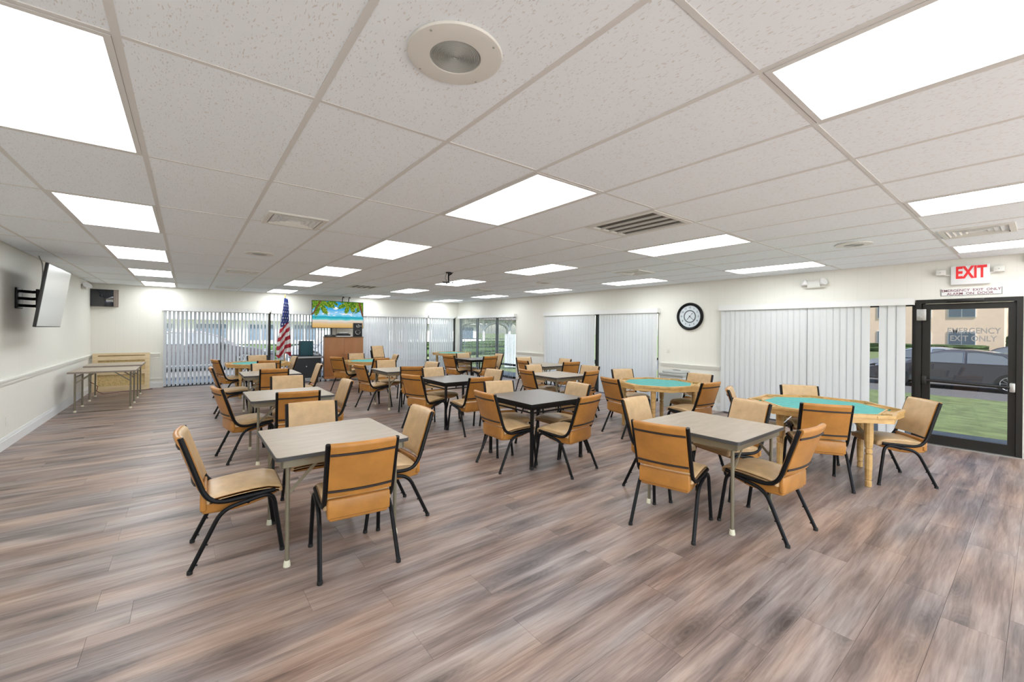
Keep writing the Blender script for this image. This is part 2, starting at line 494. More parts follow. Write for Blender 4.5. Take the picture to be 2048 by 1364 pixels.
# ---- ceiling: slab, lay-in tiles, T-bar runners
ceil = MB().box(XL - .1, YF - .1, ZC + .10, XR + .1, YB + .1, ZC + .20).build('ceiling', M['plenum'], smooth=False)
tag(ceil, 'white suspended ceiling of fissured tiles in a metal grid', 'ceiling', kind='structure')
I0, I1, J0, J1 = -3, 13, -4, 11
gx = lambda i: GX0 + GSX * i
gy = lambda j: GY0 + GSY * j
lights = [(i, j) for i in (-1, 3, 7, 11) for j in (-3, -1, 1, 3, 5, 7, 9)]
TB = .012
rearmb = MB(); tcache = {}
RET = {(5, 1), (5, 7)}
for i in range(I0, I1):
    for j in range(J0, J1):
        if (i, j) in lights: continue
        x0, x1 = max(gx(i), XL), min(gx(i + 1), XR); y0, y1 = max(gy(j), YF), min(gy(j + 1), YB)
        if x1 - x0 < .03 or y1 - y0 < .03: continue
        if (i, j) in RET: y0 += .74            # return grille takes the first part of this bay
        if j < -1:
            rearmb.box(x0 + .004, y0 + .004, ZC + .004, x1 - .004, y1 - .004, ZC + .02); continue
        key = (round(x1 - x0, 3), round(y1 - y0, 3))
        if key not in tcache:
            w, d = x1 - x0 - .010, y1 - y0 - .010
            tcache[key] = MB().box(-w / 2, -d / 2, 0, w / 2, d / 2, .016).mesh('ceiling_tile', M['tile'], smooth=False)
        link('ceiling_tile', tcache[key], ceil, ((x0 + x1) / 2, (y0 + y1) / 2, ZC + .0012 + random.uniform(-.0004, .0018)),
             (R(random.uniform(-.08, .08)), R(random.uniform(-.16, .16)), 0))
ro = rearmb.build('tile_field', M['tile'], ceil, smooth=False); ro['kind'] = 'stuff'
for i in range(I0 + 1, I1 + 1):
    if XL < gx(i) <= XR: MB().box(gx(i) - TB, YF, ZC - .0006, gx(i) + TB, YB, ZC + .03).build('grid_runner', M['grid'], ceil, smooth=False)
for j in range(J0, J1 + 1):
    if YF < gy(j) < YB: MB().box(XL, gy(j) - TB * .8, ZC - .0004, XR, gy(j) + TB * .8, ZC + .028).build('grid_runner', M['grid'], ceil, smooth=False)
# edge angle round the walls
mb = MB()
mb.box(XL, YF, ZC - .001, XL + .022, YB, ZC + .02); mb.box(XR - .022, YF, ZC - .001, XR, YB, ZC + .02)
mb.box(XL, YB - .022, ZC - .001, XR, YB, ZC + .02); mb.box(XL, YF, ZC - .001, XR, YF + .022, ZC + .02)
mb.build('edge_angle', M['grid'], ceil, smooth=False)

# ---- walls with openings
T = .14


def wall_y(name, x, inner, openings, m, label):          # wall in the plane x = const, openings (y0,y1,z0,z1)
    mb = MB(); xa, xb = (x, x + T) if inner < 0 else (x - T, x)
    ys = YF - T
    for (a, b_, z0, z1) in sorted(openings):
        if a - ys > .001: mb.box(xa, ys, -.1, xb, a, ZC + .15)
        if z0 > 0: mb.box(xa, a, -.1, xb, b_, z0)
        mb.box(xa, a, z1, xb, b_, ZC + .15); ys = b_
    mb.box(xa, ys, -.1, xb, YB + T, ZC + .15)
    return tag(mb.build(name, m, smooth=False), label, 'wall', kind='structure')


def wall_x(name, y, inner, openings, m, label):
    mb = MB(); ya, yb = (y, y + T) if inner < 0 else (y - T, y)
    xs = XL - T
    for (a, b_, z0, z1) in sorted(openings):
        mb.box(xs, ya, -.1, a, yb, ZC + .15)
        if z0 > 0: mb.box(a, ya, -.1, b_, yb, z0)
        mb.box(a, ya, z1, b_, yb, ZC + .15); xs = b_
    mb.box(xs, ya, -.1, XR + T, yb, ZC + .15)
    return tag(mb.build(name, m, smooth=False), label, 'wall', kind='structure')


WT = 1.87
OPR = [(.15, 1.06, 0, 1.90), (1.06, 3.60, 0, WT), (4.92, 8.32, 0, WT), (9.66, 12.96, 0, WT)]
OPB = [(-.44, 3.40, 0, WT), (4.22, 7.60, 0, WT)]
wall_y('wall_left', XL, 1, [], M['wally'], 'cream left wall with a white chair rail')
wall_y('wall_right', XR, -1, OPR, M['wally'], 'cream right wall with the clock and the exit door')
wall_x('wall_back', YB, -1, OPB, M['wallx'], 'cream back wall above the long vertical blinds')
wall_x('wall_front', YF, 1, [(-1.2, 3.2, 0, 2.1), (3.7, 7.3, 0, 2.1)], M['wallx'], 'cream unseen near wall, its glazed openings added to let in daylight')  # glazed openings here are added, out of view, to brighten the ceiling


# ---- trims
def trim_run(name, label, mesh_fn, runs):
    t = thing(name, label, 'trim', kind='structure')
    for k, rn in enumerate(runs):
        mesh_fn(*rn).build('moulding', M['trim'] if 'baseboard' in name else M['rail'], t, ang=30)
    return t


def base_y(x, d, a, b_):
    return MB().box(min(x, x + d * .016), a, 0, max(x, x + d * .016), b_, .105).box(min(x, x + d * .011), a, .105, max(x, x + d * .011), b_, .125).box(min(x, x + d * .007), a, .125, max(x, x + d * .007), b_, .14)


def base_x(y, d, a, b_):
    return MB().box(a, min(y, y + d * .016), 0, b_, max(y, y + d * .016), .105).box(a, min(y, y + d * .011), .105, b_, max(y, y + d * .011), .125).box(a, min(y, y + d * .007), .125, b_, max(y, y + d * .007), .14)


def rail_y(x, d, a, b_):
    mb = MB()
    for z0, z1, t in ((.748, .765, .014), (.765, .797, .022), (.797, .817, .036)): mb.box(min(x, x + d * t), a, z0, max(x, x + d * t), b_, z1)
    return mb


def rail_x(y, d, a, b_):
    mb = MB()
    for z0, z1, t in ((.748, .765, .014), (.765, .797, .022), (.797, .817, .036)): mb.box(a, min(y, y + d * t), z0, b_, max(y, y + d * t), z1)
    return mb


trim_run('baseboard_left', 'white baseboard along the left wall', base_y, [(XL, 1, YF, YB)])
trim_run('baseboard_back', 'white baseboard at the left end of the back wall', base_x, [(YB, -1, XL, -.46), (YB, -1, 3.42, 4.2)])
trim_run('baseboard_right', 'white baseboard along the right wall', base_y, [(XR, -1, 3.62, 4.90), (XR, -1, 8.34, 9.64), (XR, -1, YF, .10)])
trim_run('trim_1', 'cream chair rail along the left wall', rail_y, [(XL, 1, YF, YB)])
trim_run('trim_2', 'cream chair rail at the left end of the back wall', rail_x, [(YB, -1, XL, -.50)])
trim_run('trim_3', 'cream chair rail on the right wall between the blinds', rail_y, [(XR, -1, 3.64, 4.86), (XR, -1, 8.40, 9.60)])
mb = MB()                                  # picture-frame moulding low on the back wall
for a in ((-.70, -.50, .20, .225), (-.70, -.50, .70, .72)): mb.box(a[0], YB - .012, a[2], a[1], YB, a[3])
t = thing('trim_4', 'small panel moulding low on the back wall beside the blinds', 'trim', kind='structure'); mb.build('moulding', M['rail'], t)


# ---- windows (frames and panes, in the wall thickness)
def window(n, label, axis, a, b_, z1, muls, gm, pos, muntin=False):
    t = thing('window_%d' % n, label, 'window', kind='structure')
    fw, d0, d1 = .045, pos, pos + .06

    def bx(m, p, q, z0, zz): return m.box(p, d0, z0, q, d1, zz) if axis == 'x' else m.box(d0, p, z0, d1, q, zz)
    bx(MB(), a, a + fw, 0, z1).build('jamb', M['bronze'], t, smooth=False)
    bx(MB(), b_ - fw, b_, 0, z1).build('jamb', M['bronze'], t, smooth=False)
    bx(MB(), a + fw, b_ - fw, z1 - fw, z1).build('head_rail', M['bronze'], t, smooth=False)
    bx(MB(), a + fw, b_ - fw, 0, .05).build('sill_rail', M['bronze'], t, smooth=False)
    xs = [a + fw] + list(muls) + [b_ - fw]
    for m_ in muls: bx(MB(), m_ - .03, m_ + .03, .05, z1 - fw).build('mullion', M['bronze'], t, smooth=False)
    if muntin:
        for p, q in zip(xs[:-1], xs[1:]): bx(MB(), p + .03, q - .03, .36, .42).build('muntin', M['bronze'], t, smooth=False)
    for p, q in zip(xs[:-1], xs[1:]):
        g = MB(); mid = (d0 + d1) / 2
        if axis == 'x': g.add([(p, mid, .05), (q, mid, .05), (q, mid, z1 - fw), (p, mid, z1 - fw)], [(0, 1, 2, 3)])
        else: g.add([(mid, p, .05), (mid, q, .05), (mid, q, z1 - fw), (mid, p, z1 - fw)], [(0, 1, 2, 3)])
        g.build('pane', gm, t, smooth=False)
    return t


window(1, 'dark-framed sliding glass behind the left open blinds on back wall', 'x', -.44, 3.40, WT, [.66, 1.78], M['tinted'], YB + .05, True)
window(2, 'dark-framed glass behind the closed blinds right of the television', 'x', 4.22, 7.60, WT, [5.35, 6.48], M['tinted'], YB + .05, True)
window(3, 'dark-framed corner glass with the gazebo view', 'y', 9.66, 12.96, WT, [10.72, 11.85], M['cornerglass'], XR + .05, True)
window(4, 'glass behind the closed blinds left of the clock', 'y', 4.92, 8.32, WT, [6.62], M['tinted'], XR + .05)
window(5, 'glass behind the closed blinds beside the exit door', 'y', 1.06, 3.60, WT, [2.33], M['doorglass'], XR + .05)
window(6, 'added glazing in the unseen near wall that lets daylight in', 'x', -1.2, 3.2, 2.1, [.25, 1.7], M['clear'], YF - .10)  # this glazing and the next are added unseen as daylight sources
window(7, 'added glazing at the right of the unseen near wall for daylight', 'x', 3.7, 7.3, 2.1, [4.9, 6.1], M['clear'], YF - .10)

# ---- exit door
door = thing('door_1', 'dark-framed glass emergency exit door with a push bar', 'door', (XR, 0, 0), kind='structure')
D0, D1, DZ = .15, 1.06, 1.90
MB().box(-.03, D1 - .055, 0, .10, D1, DZ).build('door_jamb', M['bronze'], door, smooth=False)
MB().box(-.03, D0, 0, .10, D0 + .05, DZ).build('door_jamb', M['bronze'], door, smooth=False)
MB().box(-.03, D0 + .05, DZ - .05, .10, D1 - .055, DZ).build('door_head', M['bronze'], door, smooth=False)
a, b_ = D0 + .055, D1 - .06
leaf = MB().box(.01, b_ - .075, .01, .055, b_, DZ - .055).box(.01, a, .01, .055, a + .06, DZ - .055).box(.01, a + .06, DZ - .13, .055, b_ - .075, DZ - .055).box(.01, a + .06, .01, .055, b_ - .075, .135).build('door_leaf', M['bronze'], door, smooth=False)
MB().add([(.032, a + .06, .135), (.032, b_ - .075, .135), (.032, b_ - .075, DZ - .13), (.032, a + .06, DZ - .13)], [(0, 1, 2, 3)]).build('pane', M['doorglass'], leaf, smooth=False)
for q0, q1 in ((a - .02, a + .02), (b_ - .02, b_ + .02)): MB().box(.056, q0, 0, .10, q1, DZ - .05).build('door_stop', M['bronze'], door, smooth=False)
pb = MB().tube([(-.045, b_ - .03, .845), (-.045, a + .02, .825)], .019, 8).build('push_bar', M['bronze'], door)
MB().rbox(-.065, b_ - .05, .79, .01, b_ - .005, .90, .01).build('bar_bracket', M['bronze'], pb)
MB().rbox(-.065, a, .77, .01, a + .045, .88, .01).build('bar_bracket', M['alu'], pb)
MB().rbox(-.06, D0 + .30, DZ - .045, -.01, D0 + .62, DZ - .005, .008).build('door_closer', M['bronze'], door)
MB().box(-.04, D0, 0, .1, D1, .012).build('threshold', M['alu'], door, smooth=False)
RW = Matrix(((0, 0, -1, 0), (-1, 0, 0, 0), (0, 1, 0, 0), (0, 0, 0, 1)))    # text on the right wall, read from inside


def wall_text(txt, size, m, y, z, x=XR, parent=None, depth=.002, sx=1.0, name='lettering', bold=.016):
    me = text_mesh(txt, size, depth, name=name, bold=bold); me.materials.append(m)
    o = link(name, me, parent)
    px = x - (parent.location.x if parent else 0); py = y - (parent.location.y if parent else 0); pz = z - (parent.location.z if parent else 0)
    o.matrix_local = Matrix.Translation((px, py, pz)) @ RW @ Matrix.Diagonal((sx, 1, 1, 1))
    return o


wall_text('EMERGENCY', .098, M['vinylgrey'], .548, 1.492, XR + .028, door, sx=.80)
wall_text('EXIT ONLY', .098, M['vinylgrey'], .552, 1.395, XR + .028, door, sx=.80)

# ================================================================== VERTICAL BLINDS
VW, VP = .089, .0785
vmesh = MB()
nseg = 4
pts = [(-VW / 2 + VW * k / nseg, .006 * (1 - (2 * k / nseg - 1) ** 2)) for k in range(nseg + 1)]
VH = WT + .01
vmesh.add([(x, y, z) for z in (.025, VH) for x, y in pts], [(k, k + 1, nseg + 1 + k + 1, nseg + 1 + k) for k in range(nseg)])
vane_me = vmesh.mesh('vane', M['vane'])


def blind(label, axis, wallpos, inward, a, b_, spans, ang, wand=None):
    """headrail and valance from a to b_, vanes over the spans; ang = turn of each vane from the wall plane"""
    mid = wallpos + inward * .075
    t = thing('vertical_blind', label, 'blind', group=None)
    z0, z1 = 1.835, 1.925
    f0, f1 = wallpos + inward * .105, wallpos + inward * .113
    lo, hi = min(f0, f1), max(f0, f1); w0, w1 = min(wallpos, f0), max(wallpos, f0)
    m1 = MB(); m2 = MB()
    if axis == 'x':
        m1.box(a, lo, z0, b_, hi, z1).box(a, w0, z0, a + .006, w1, z1).box(b_ - .006, w0, z0, b_, w1, z1)
        m2.box(a + .01, mid - .02, z1 - .05, b_ - .01, mid + .02, z1 - .02)
    else:
        m1.box(lo, a, z0, hi, b_, z1).box(w0, a, z0, w1, a + .006, z1).box(w0, b_ - .006, z0, w1, b_, z1)
        m2.box(mid - .02, a + .01, z1 - .05, mid + .02, b_ - .01, z1 - .02)
    m1.build('valance', M['val'], t, smooth=False); m2.build('head_rail', M['val'], t, smooth=False)
    for (p, q) in spans:
        n = max(1, int((q - p) / VP)); st = (q - p) / n
        for k in range(n):
            c = p + (k + .5) * st
            an = ang + random.uniform(-4, 4)
            rz = R(an) if axis == 'x' else R(90 + an)
            link('vane', vane_me, t, (c, mid, 0) if axis == 'x' else (mid, c, 0), (0, 0, rz))
    if wand:
        w = wand
        MB().tube([(w, mid + inward * .05, z0), (w, mid + inward * .06, .75)] if axis == 'x' else [(mid + inward * .05, w, z0), (mid + inward * .06, w, .75)], .006, 6).build('wand', M['rubber'], t)
    return t


blind('half-open white vertical blind at the left end of back wall', 'x', YB, -1, -.47, 1.755, [(-.45, 1.74)], 52)
blind('half-open white vertical blind behind the flag', 'x', YB, -1, 1.80, 3.42, [(1.83, 3.36)], 50)
blind('closed white vertical blind right of the wall television', 'x', YB, -1, 4.20, 6.44, [(4.23, 6.42)], 14, 6.47)
blind('short closed white vertical blind in the back right corner', 'x', YB, -1, 6.49, 7.48, [(6.51, 7.44)], 12)
blind('open white vertical blind over the corner window on the right wall', 'y', XR, -1, 9.62, 12.88, [(9.68, 12.78)], -42)
blind('closed white vertical blind left of the round clock', 'y', XR, -1, 4.88, 8.36, [(4.92, 6.42), (6.58, 8.32)], 24)
blind('closed white vertical blind between the clock and the exit door', 'y', XR, -1, 1.07, 3.63, [(1.15, 1.425), (1.525, 2.27), (2.285, 3.60)], 10)

# ================================================================== CEILING FIXTURES
def lens_light():
    w, d = GSX - .026, GSY - .026
    root = thing('ceiling_light', '', 'ceiling light', group='fluorescent ceiling panels')
    MB().ringprism([(-w / 2, -d / 2), (w / 2, -d / 2), (w / 2, d / 2), (-w / 2, d / 2)],
                   [(-w / 2 + .022, -d / 2 + .022), (w / 2 - .022, -d / 2 + .022), (w / 2 - .022, d / 2 - .022), (-w / 2 + .022, d / 2 - .022)], -.003, .05).build('frame', M['grid'], root, smooth=False)
    MB().box(-w / 2 + .022, -d / 2 + .022, .002, w / 2 - .022, d / 2 - .022, .008).build('lens', M['lens'], root, smooth=False)
    MB().box(-w / 2 + .01, -d / 2 + .01, .05, w / 2 - .01, d / 2 - .01, .09).build('housing', M['grid'], root, smooth=False)
    return root


col_name = {-1: 'leftmost row beside the left wall', 3: 'row over the middle of the room', 7: 'third row from the left wall', 11: 'row along the right window wall'}
ordn = {-3: 'behind the viewpoint', -1: 'nearest', 1: 'second', 3: 'third', 5: 'fourth', 7: 'fifth', 9: 'farthest'}
ordl = {-3: 'behind the viewpoint', 1: 'nearest', 3: 'second', 5: 'third', 7: 'fourth', 9: 'farthest'}
proto = None
for i, j in lights:
    if proto is None: proto = o = lens_light()
    else: o = copy_tree(proto)
    o.location = (gx(i + .5), gy(j + .5), ZC)
    od = (ordl if i == -1 else ordn).get(j, 'overhead')
    if (i, j) == (-1, -1): od = 'overhead'
    o['label'] = 'lit white ceiling panel, %s in the %s' % (od, col_name[i])


def speaker_disc(x, y, label, r=.163):
    t = thing('ceiling_speaker', label, 'speaker', (x, y, ZC), group='round ceiling speakers')
    prof = [(r * .97, .003), (r, -.002), (r * .985, -.009), (r * .90, -.012), (.088, -.012), (.086, -.006)]
    MB().lathe(prof, 40, cap=False).build('baffle', M['offwhite'], t)
    mbg = MB()
    for k in range(14):
        rr = .004 + k * .006
        mbg.lathe([(rr, -.0075), (rr + .0016, -.0105), (rr + .0034, -.0105), (rr + .005, -.0075)], 28, cap=False)
    mbg.build('grille', M['grey'], t)
    MB().lathe([(.086, -.0065), (.001, -.0065)], 28, cap=False).build('grille_back', M['alu'], t)
    for k in range(4):
        a = k * PI / 2 + .5
        MB().lathe([(.004, -.0115), (.0035, -.0145), (.001, -.015)], 8, (.147 * math.cos(a), .147 * math.sin(a), 0)).build('screw', M['alu'], t)
    return t


speaker_disc(gx(1.5), gy(.5), 'large round ceiling speaker, nearest the viewpoint')
speaker_disc(gx(1.5), gy(4.55), 'round ceiling speaker farther back in the same tile row')
speaker_disc(gx(9.5), gy(.5), 'round ceiling speaker near the exit door side')
speaker_disc(gx(9.5), gy(4.5), 'round ceiling speaker toward the far right blinds')


def supply_vent(x, y, label, w=.46, d=.46):
    t = thing('ceiling_vent', label, 'vent', (x, y, ZC), group='supply vents in the ceiling')
    rc = lambda s: [(-w / 2 * s, -d / 2 * s), (w / 2 * s, -d / 2 * s), (w / 2 * s, d / 2 * s), (-w / 2 * s, d / 2 * s)]
    MB().ringprism(rc(1), rc(.84), -.012, .003).build('frame', M['offwhite'], t, smooth=False)
    for k in range(4):
        s0 = .80 - .17 * k
        m = MB(); o1, i1 = rc(s0), rc(s0 - .075)
        n = 4; vs = [(p[0], p[1], -.012) for p in o1] + [(p[0], p[1], .012) for p in i1] + [(p[0] * .985, p[1] * .985, -.013) for p in o1]
        m.add(vs, [(q, (q + 1) % n, n + (q + 1) % n, n + q) for q in range(n)])
        m.build('louvre', M['offwhite'], t, smooth=False)
    MB().box(-w * .43, -d * .43, .0125, w * .43, d * .43, .016).build('duct', M['dark'], t, smooth=False)
    return t


supply_vent(.745, 4.10, 'square louvred supply vent, nearest of the left tile row')
supply_vent(.74, 8.42, 'square louvred supply vent, second of the left tile row')
supply_vent(.755, 12.05, 'square louvred supply vent by the back wall above blinds')
supply_vent(5.70, .385, 'square louvred supply vent left of the lamp near the exit')
supply_vent(5.72, 4.09, 'square louvred supply vent before the clock wall')
supply_vent(5.56, 8.30, 'square louvred supply vent near the far corner window')


def return_grille(i, j, label):
    x0, x1, y0 = gx(i) + .014, gx(i + 1) - .014, gy(j) + .012; y1 = y0 + .72
    t = thing('return_grille', label, 'vent', ((x0 + x1) / 2, (y0 + y1) / 2, ZC))
    w, d = x1 - x0, y1 - y0
    q = lambda e: [(-w / 2 + e, -d / 2 + e), (w / 2 - e, -d / 2 + e), (w / 2 - e, d / 2 - e), (-w / 2 + e, d / 2 - e)]
    MB().ringprism(q(0), q(.045), -.006, .02).build('frame', M['offwhite'], t, smooth=False)
    MB().box(-w / 2 + .02, -d / 2 + .02, .01, w / 2 - .02, d / 2 - .02, .02).build('filter', M['filter'], t, smooth=False)
    for k in (1, 2, 3):
        xx = -w / 2 + .045 + (w - .09) * k / 4
        MB().box(xx - .006, -d / 2 + .04, -.006, xx + .006, d / 2 - .04, .012).build('rib', M['offwhite'], t, smooth=False)


return_grille(5, 1, 'grey air return grille with white ribs, nearest in the ceiling')
return_grille(5, 7, 'air return grille far back in front of the television')

# ceiling bracket (empty projector mount)
t = thing('projector_mount', 'black projector mount hanging from the ceiling near the middle', 'bracket', (3.43, 6.12, ZC), R(-35))
MB().lathe([(.05, 0), (.05, -.012), (.02, -.02)], 14).build('ceiling_plate', M['black'], t)
MB().tube([(0, 0, -.01), (0, 0, -.16)], .011, 8).build('pole', M['black'], t)
MB().rbox(-.10, -.05, -.176, .02, .05, -.16, .004).tube([(-.03, 0, -.17), (-.03, 0, -.20)], .012, 8).build('tray', M['tvback'], t)
MB().bar((.02, 0, -.165), (.07, 0, -.17), .012, .012).rbox(.06, -.02, -.185, .075, .02, -.15, .003).build('clamp_arm', M['tvback'], t)
MB().bar((0, 0, -.05), (.05, 0, -.02), .02, .02).bar((.05, 0, -.02), (.07, .02, 0), .01, .01).build('knuckle', M['black'], t)
MB().tube([(-.02, 0, 0), (-.05, .01, -.05), (-.055, .01, -.10), (-.03, 0, -.15)], .004, 6).build('cable', M['cable'], t)

# ================================================================== CHAIRS
def smooth_path(pts, n=5, rad=.06):
    """round the corners of a polyline"""
    P = [Vector(p) for p in pts]; out = [P[0]]
    for i in range(1, len(P) - 1):
        a, b_, c = P[i - 1], P[i], P[i + 1]
        d0 = min(rad, (b_ - a).length * .48); d1 = min(rad, (c - b_).length * .48)
        p0 = b_ + (a - b_).normalized() * d0; p1 = b_ + (c - b_).normalized() * d1
        for k in range(n + 1):
            t = k / n; out.append(p0 * (1 - t) ** 2 + b_ * 2 * t * (1 - t) + p1 * t ** 2)
    out.append(P[-1]); return out


def back_y(z):                       # y of the back line at height z
    return -.172 - (z - .43) * .325


def make_chair():
    root = thing('stacking_chair', '', 'chair', group='tan vinyl stacking chairs')

    def warp_seat(p):
        u = p.y / .22
        p.z += .016 * u - .010 * u * u + .012 * (1 - (p.x / .2) ** 2)
        if p.y > .15: p.z -= (p.y - .15) * .28
        return p
    MB().rbox(-.198, -.166, .385, .198, .242, .432, .021, 3, warp=warp_seat, cuts=4).build('seat', M['vinylwornsheen'], root, ang=60)

    def warp_skirt(p):
        u = (p.y + .17) / .40
        if p.z < .36: p.z -= .030 * math.sin(max(0, min(1, u)) * PI) - .028 * max(0, u)
        p.x *= 1 - .10 * (0.40 - p.z) / .08 * .5
        p.z += .016 * p.y / .22
        return p
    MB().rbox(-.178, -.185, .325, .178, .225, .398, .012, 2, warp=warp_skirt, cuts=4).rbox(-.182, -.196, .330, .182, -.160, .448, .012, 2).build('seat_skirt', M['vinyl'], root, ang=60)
    # backrest: profile strip swept across, bowed, with a rolled top
    bk = MB(); nx = 8
    prof = []
    for z in (.468, .50, .56, .62, .68, .735, .770): prof.append((0.021, z))
    top = [(.018, .790), (.006, .802), (-.012, .803), (-.024, .794), (-.027, .777)]
    prof += top
    for z in (.735, .68, .62, .56, .50, .468): prof.append((-.020, z))
    npf = len(prof); vs = []
    for k in range(nx + 1):
        x = -.183 + .366 * k / nx
        bow = -.020 * (1 - (x / .183) ** 2)
        for (o, z) in prof: vs.append((x, back_y(z) + o + bow, z))
    fs = []; ms = []
    for k in range(nx):
        for q in range(npf):
            q2 = (q + 1) % npf
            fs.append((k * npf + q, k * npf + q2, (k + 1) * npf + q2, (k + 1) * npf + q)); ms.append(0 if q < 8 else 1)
    fs.append(tuple(range(npf - 1, -1, -1))); fs.append(tuple(nx * npf + q for q in range(npf))); ms += [1, 1]
    fs = [tuple(reversed(f)) for f in fs]
    bk.v = vs; bk.f = fs; bk.m = ms
    back = bk.build('backrest', [M['vinylwornsheen'], M['vinyl']], root, ang=60)
    for z in (.735, .505):
        pth = []
        for k in range(nx + 1):
            x = -.183 + .366 * k / nx; pth.append((x, back_y(z) - .0215 - .020 * (1 - (x / .183) ** 2), z))
        MB().tube(pth, .0085, 6).build('back_strap', M['seam'], back)
    for s in (-1, 1):
        up = smooth_path([(s * .194, back_y(.795), .797), (s * .194, back_y(.43), .425), (s * .196, -.10, .375), (s * .199, .10, .388), (s * .199, .20, .396)], 5, .07)
        MB().tube(up, .0145, 8, sx=1.0).build('back_upright', M['black'], root)
        mid = (s * .208, .05, .362)
        rear = smooth_path([(s * .224, -.240, .012), (s * .211, -.088, .335), (s * .208, .05, .362)], 6, .07)
        front = smooth_path([(s * .208, .05, .362), (s * .210, .185, .388), (s * .220, .238, .012)], 6, .07)
        for pth in (rear, front):
            lg = MB().tube(pth, .0132, 8).build('leg', M['black'], root)
            e = pth[0] if pth is rear else pth[-1]
            MB().lathe([(.0148, 0), (.0158, .003), (.0148, .02)], 10, (e[0], e[1], 0)).build('foot_cap', M['rubber'], lg)
        d = Vector(rear[1]) - Vector(rear[0])
        for f in (.12, .52):
            q = Vector(rear[0]) + d * f
            MB().lathe([(.0045, 0), (.006, .010), (.002, .013)], 6, (q.x, q.y + .010, q.z), axis='y').build('stack_stud', M['rubber'], root)
    MB().tube([(-.208, .05, .352), (.208, .05, .352)], .010, 8).build('cross_bar', M['black'], root)
    return root


CH = {}
chair0 = make_chair(); chair_used = [False]


def chair(tx, ty, rot, label, z=0.0):
    """tx, ty: the middle of the top of the back; rot: turn of the chair (0 = facing +y)"""
    if not chair_used[0]: o = chair0; chair_used[0] = True
    else: o = copy_tree(chair0)
    a = R(rot); back = back_y(.795)
    o.location = (tx + math.sin(a) * back, ty - math.cos(a) * back, z); o.rotation_euler = (0, 0, a)
    o['label'] = label
    return o


# ================================================================== TABLES
ZT = .685


def card_table(dark):
    top, edge, metal = (M['slate'], M['black'], M['black']) if dark else (M['lam'], M['edge'], M['olive'])
    root = thing('card_table', '', 'table', group='black card tables' if dark else 'tan card tables')
    s = .415
    th = .024 if not dark else .030
    pl = rrect(-s, -s, s, s, .028 if not dark else .012, 4)
    tp = MB().prism(pl, ZT - th, ZT - .0015, 0).build('table_top', [edge], root, ang=30)
    MB().prism(rrect(-s + .004, -s + .004, s - .004, s - .004, .026 if not dark else .01, 4), ZT - .003, ZT, 0).build('laminate', [top], tp, ang=30)
    q = s - .03
    ah = .05 if not dark else .035
    for k in range(4):
        m = MB().box(-q, -q, ZT - th - ah, q, -q + .014, ZT - th)
        m.xf(lambda p, k=k: Matrix.Rotation(k * PI / 2, 3, 'Z') @ p).build('apron', metal, root, smooth=False)
    li = s - (.075 if not dark else .045)
    for k in range(4):
        sx, sy = ((1, 1), (-1, 1), (-1, -1), (1, -1))[k]
        if dark:
            lg = MB().box(sx * li - .014, sy * li - .014, .012, sx * li + .014, sy * li + .014, ZT - th).build('leg', metal, root, smooth=False)
            MB().rbox(sx * li - .017, sy * li - .017, 0, sx * li + .017, sy * li + .017, .035, .004).build('foot_cap', M['rubber'], lg)
        else:
            lg = MB().tube([(sx * li, sy * li, .012), (sx * li, sy * li, ZT - th)], .0125, 10).build('leg', metal, root)
            MB().lathe([(.021, 0), (.021, .004), (.0165, .035), (.0145, .037)], 12, (sx * li, sy * li, 0)).build('foot_cap', M['ivory'], lg)
            MB().rbox(sx * li - .028, sy * li - .028, ZT - th - .055, sx * li + .028, sy * li + .028, ZT - th - .002, .008).build('corner_bracket', metal, lg)
    # folding braces, one to each leg
    for sx, sy in ((1, 1), (-1, 1), (-1, -1), (1, -1)):
        p0 = Vector((sx * li, sy * li, ZT - .25)); d = Vector((-sx, 0, 0)) if sx * sy > 0 else Vector((0, -sy, 0))
        if dark:
            m = MB().tube(smooth_path([p0 + Vector((0, 0, .13)), p0 + d * .02 + Vector((0, 0, .19)), p0 + d * .09 + Vector((0, 0, .225))], 4, .05), .006, 6)
        else:
            m = MB().bar(p0, p0 + d * .19 + Vector((0, 0, .20)), .020, .004)
        m.build('brace', metal, root)
    if dark:
        MB().box(-li, -li - .004, ZT - .105, li, -li + .008, ZT - .09).build('lower_rail', metal, root, smooth=False)
        MB().box(-li, li - .008, ZT - .105, li, li + .004, ZT - .09).build('lower_rail', metal, root, smooth=False)
        for sx in (-1, 1): MB().box(sx * li - .006, -li, ZT - .105, sx * li + .006, li, ZT - .09).build('lower_rail', metal, root, smooth=False)
    return root


def octo(r, a0=PI / 8, dip=0.0):
    out = []
    for k in range(8):
        a = a0 + k * PI / 4; b2 = a + PI / 4
        p, q = (r * math.cos(a), r * math.sin(a)), (r * math.cos(b2), r * math.sin(b2))
        for t in (0, .25, .5, .75):
            x, y = p[0] + (q[0] - p[0]) * t, p[1] + (q[1] - p[1]) * t
            s = 1 - dip * math.sin(PI * t) ** 2
            out.append((x * s, y * s))
    return out


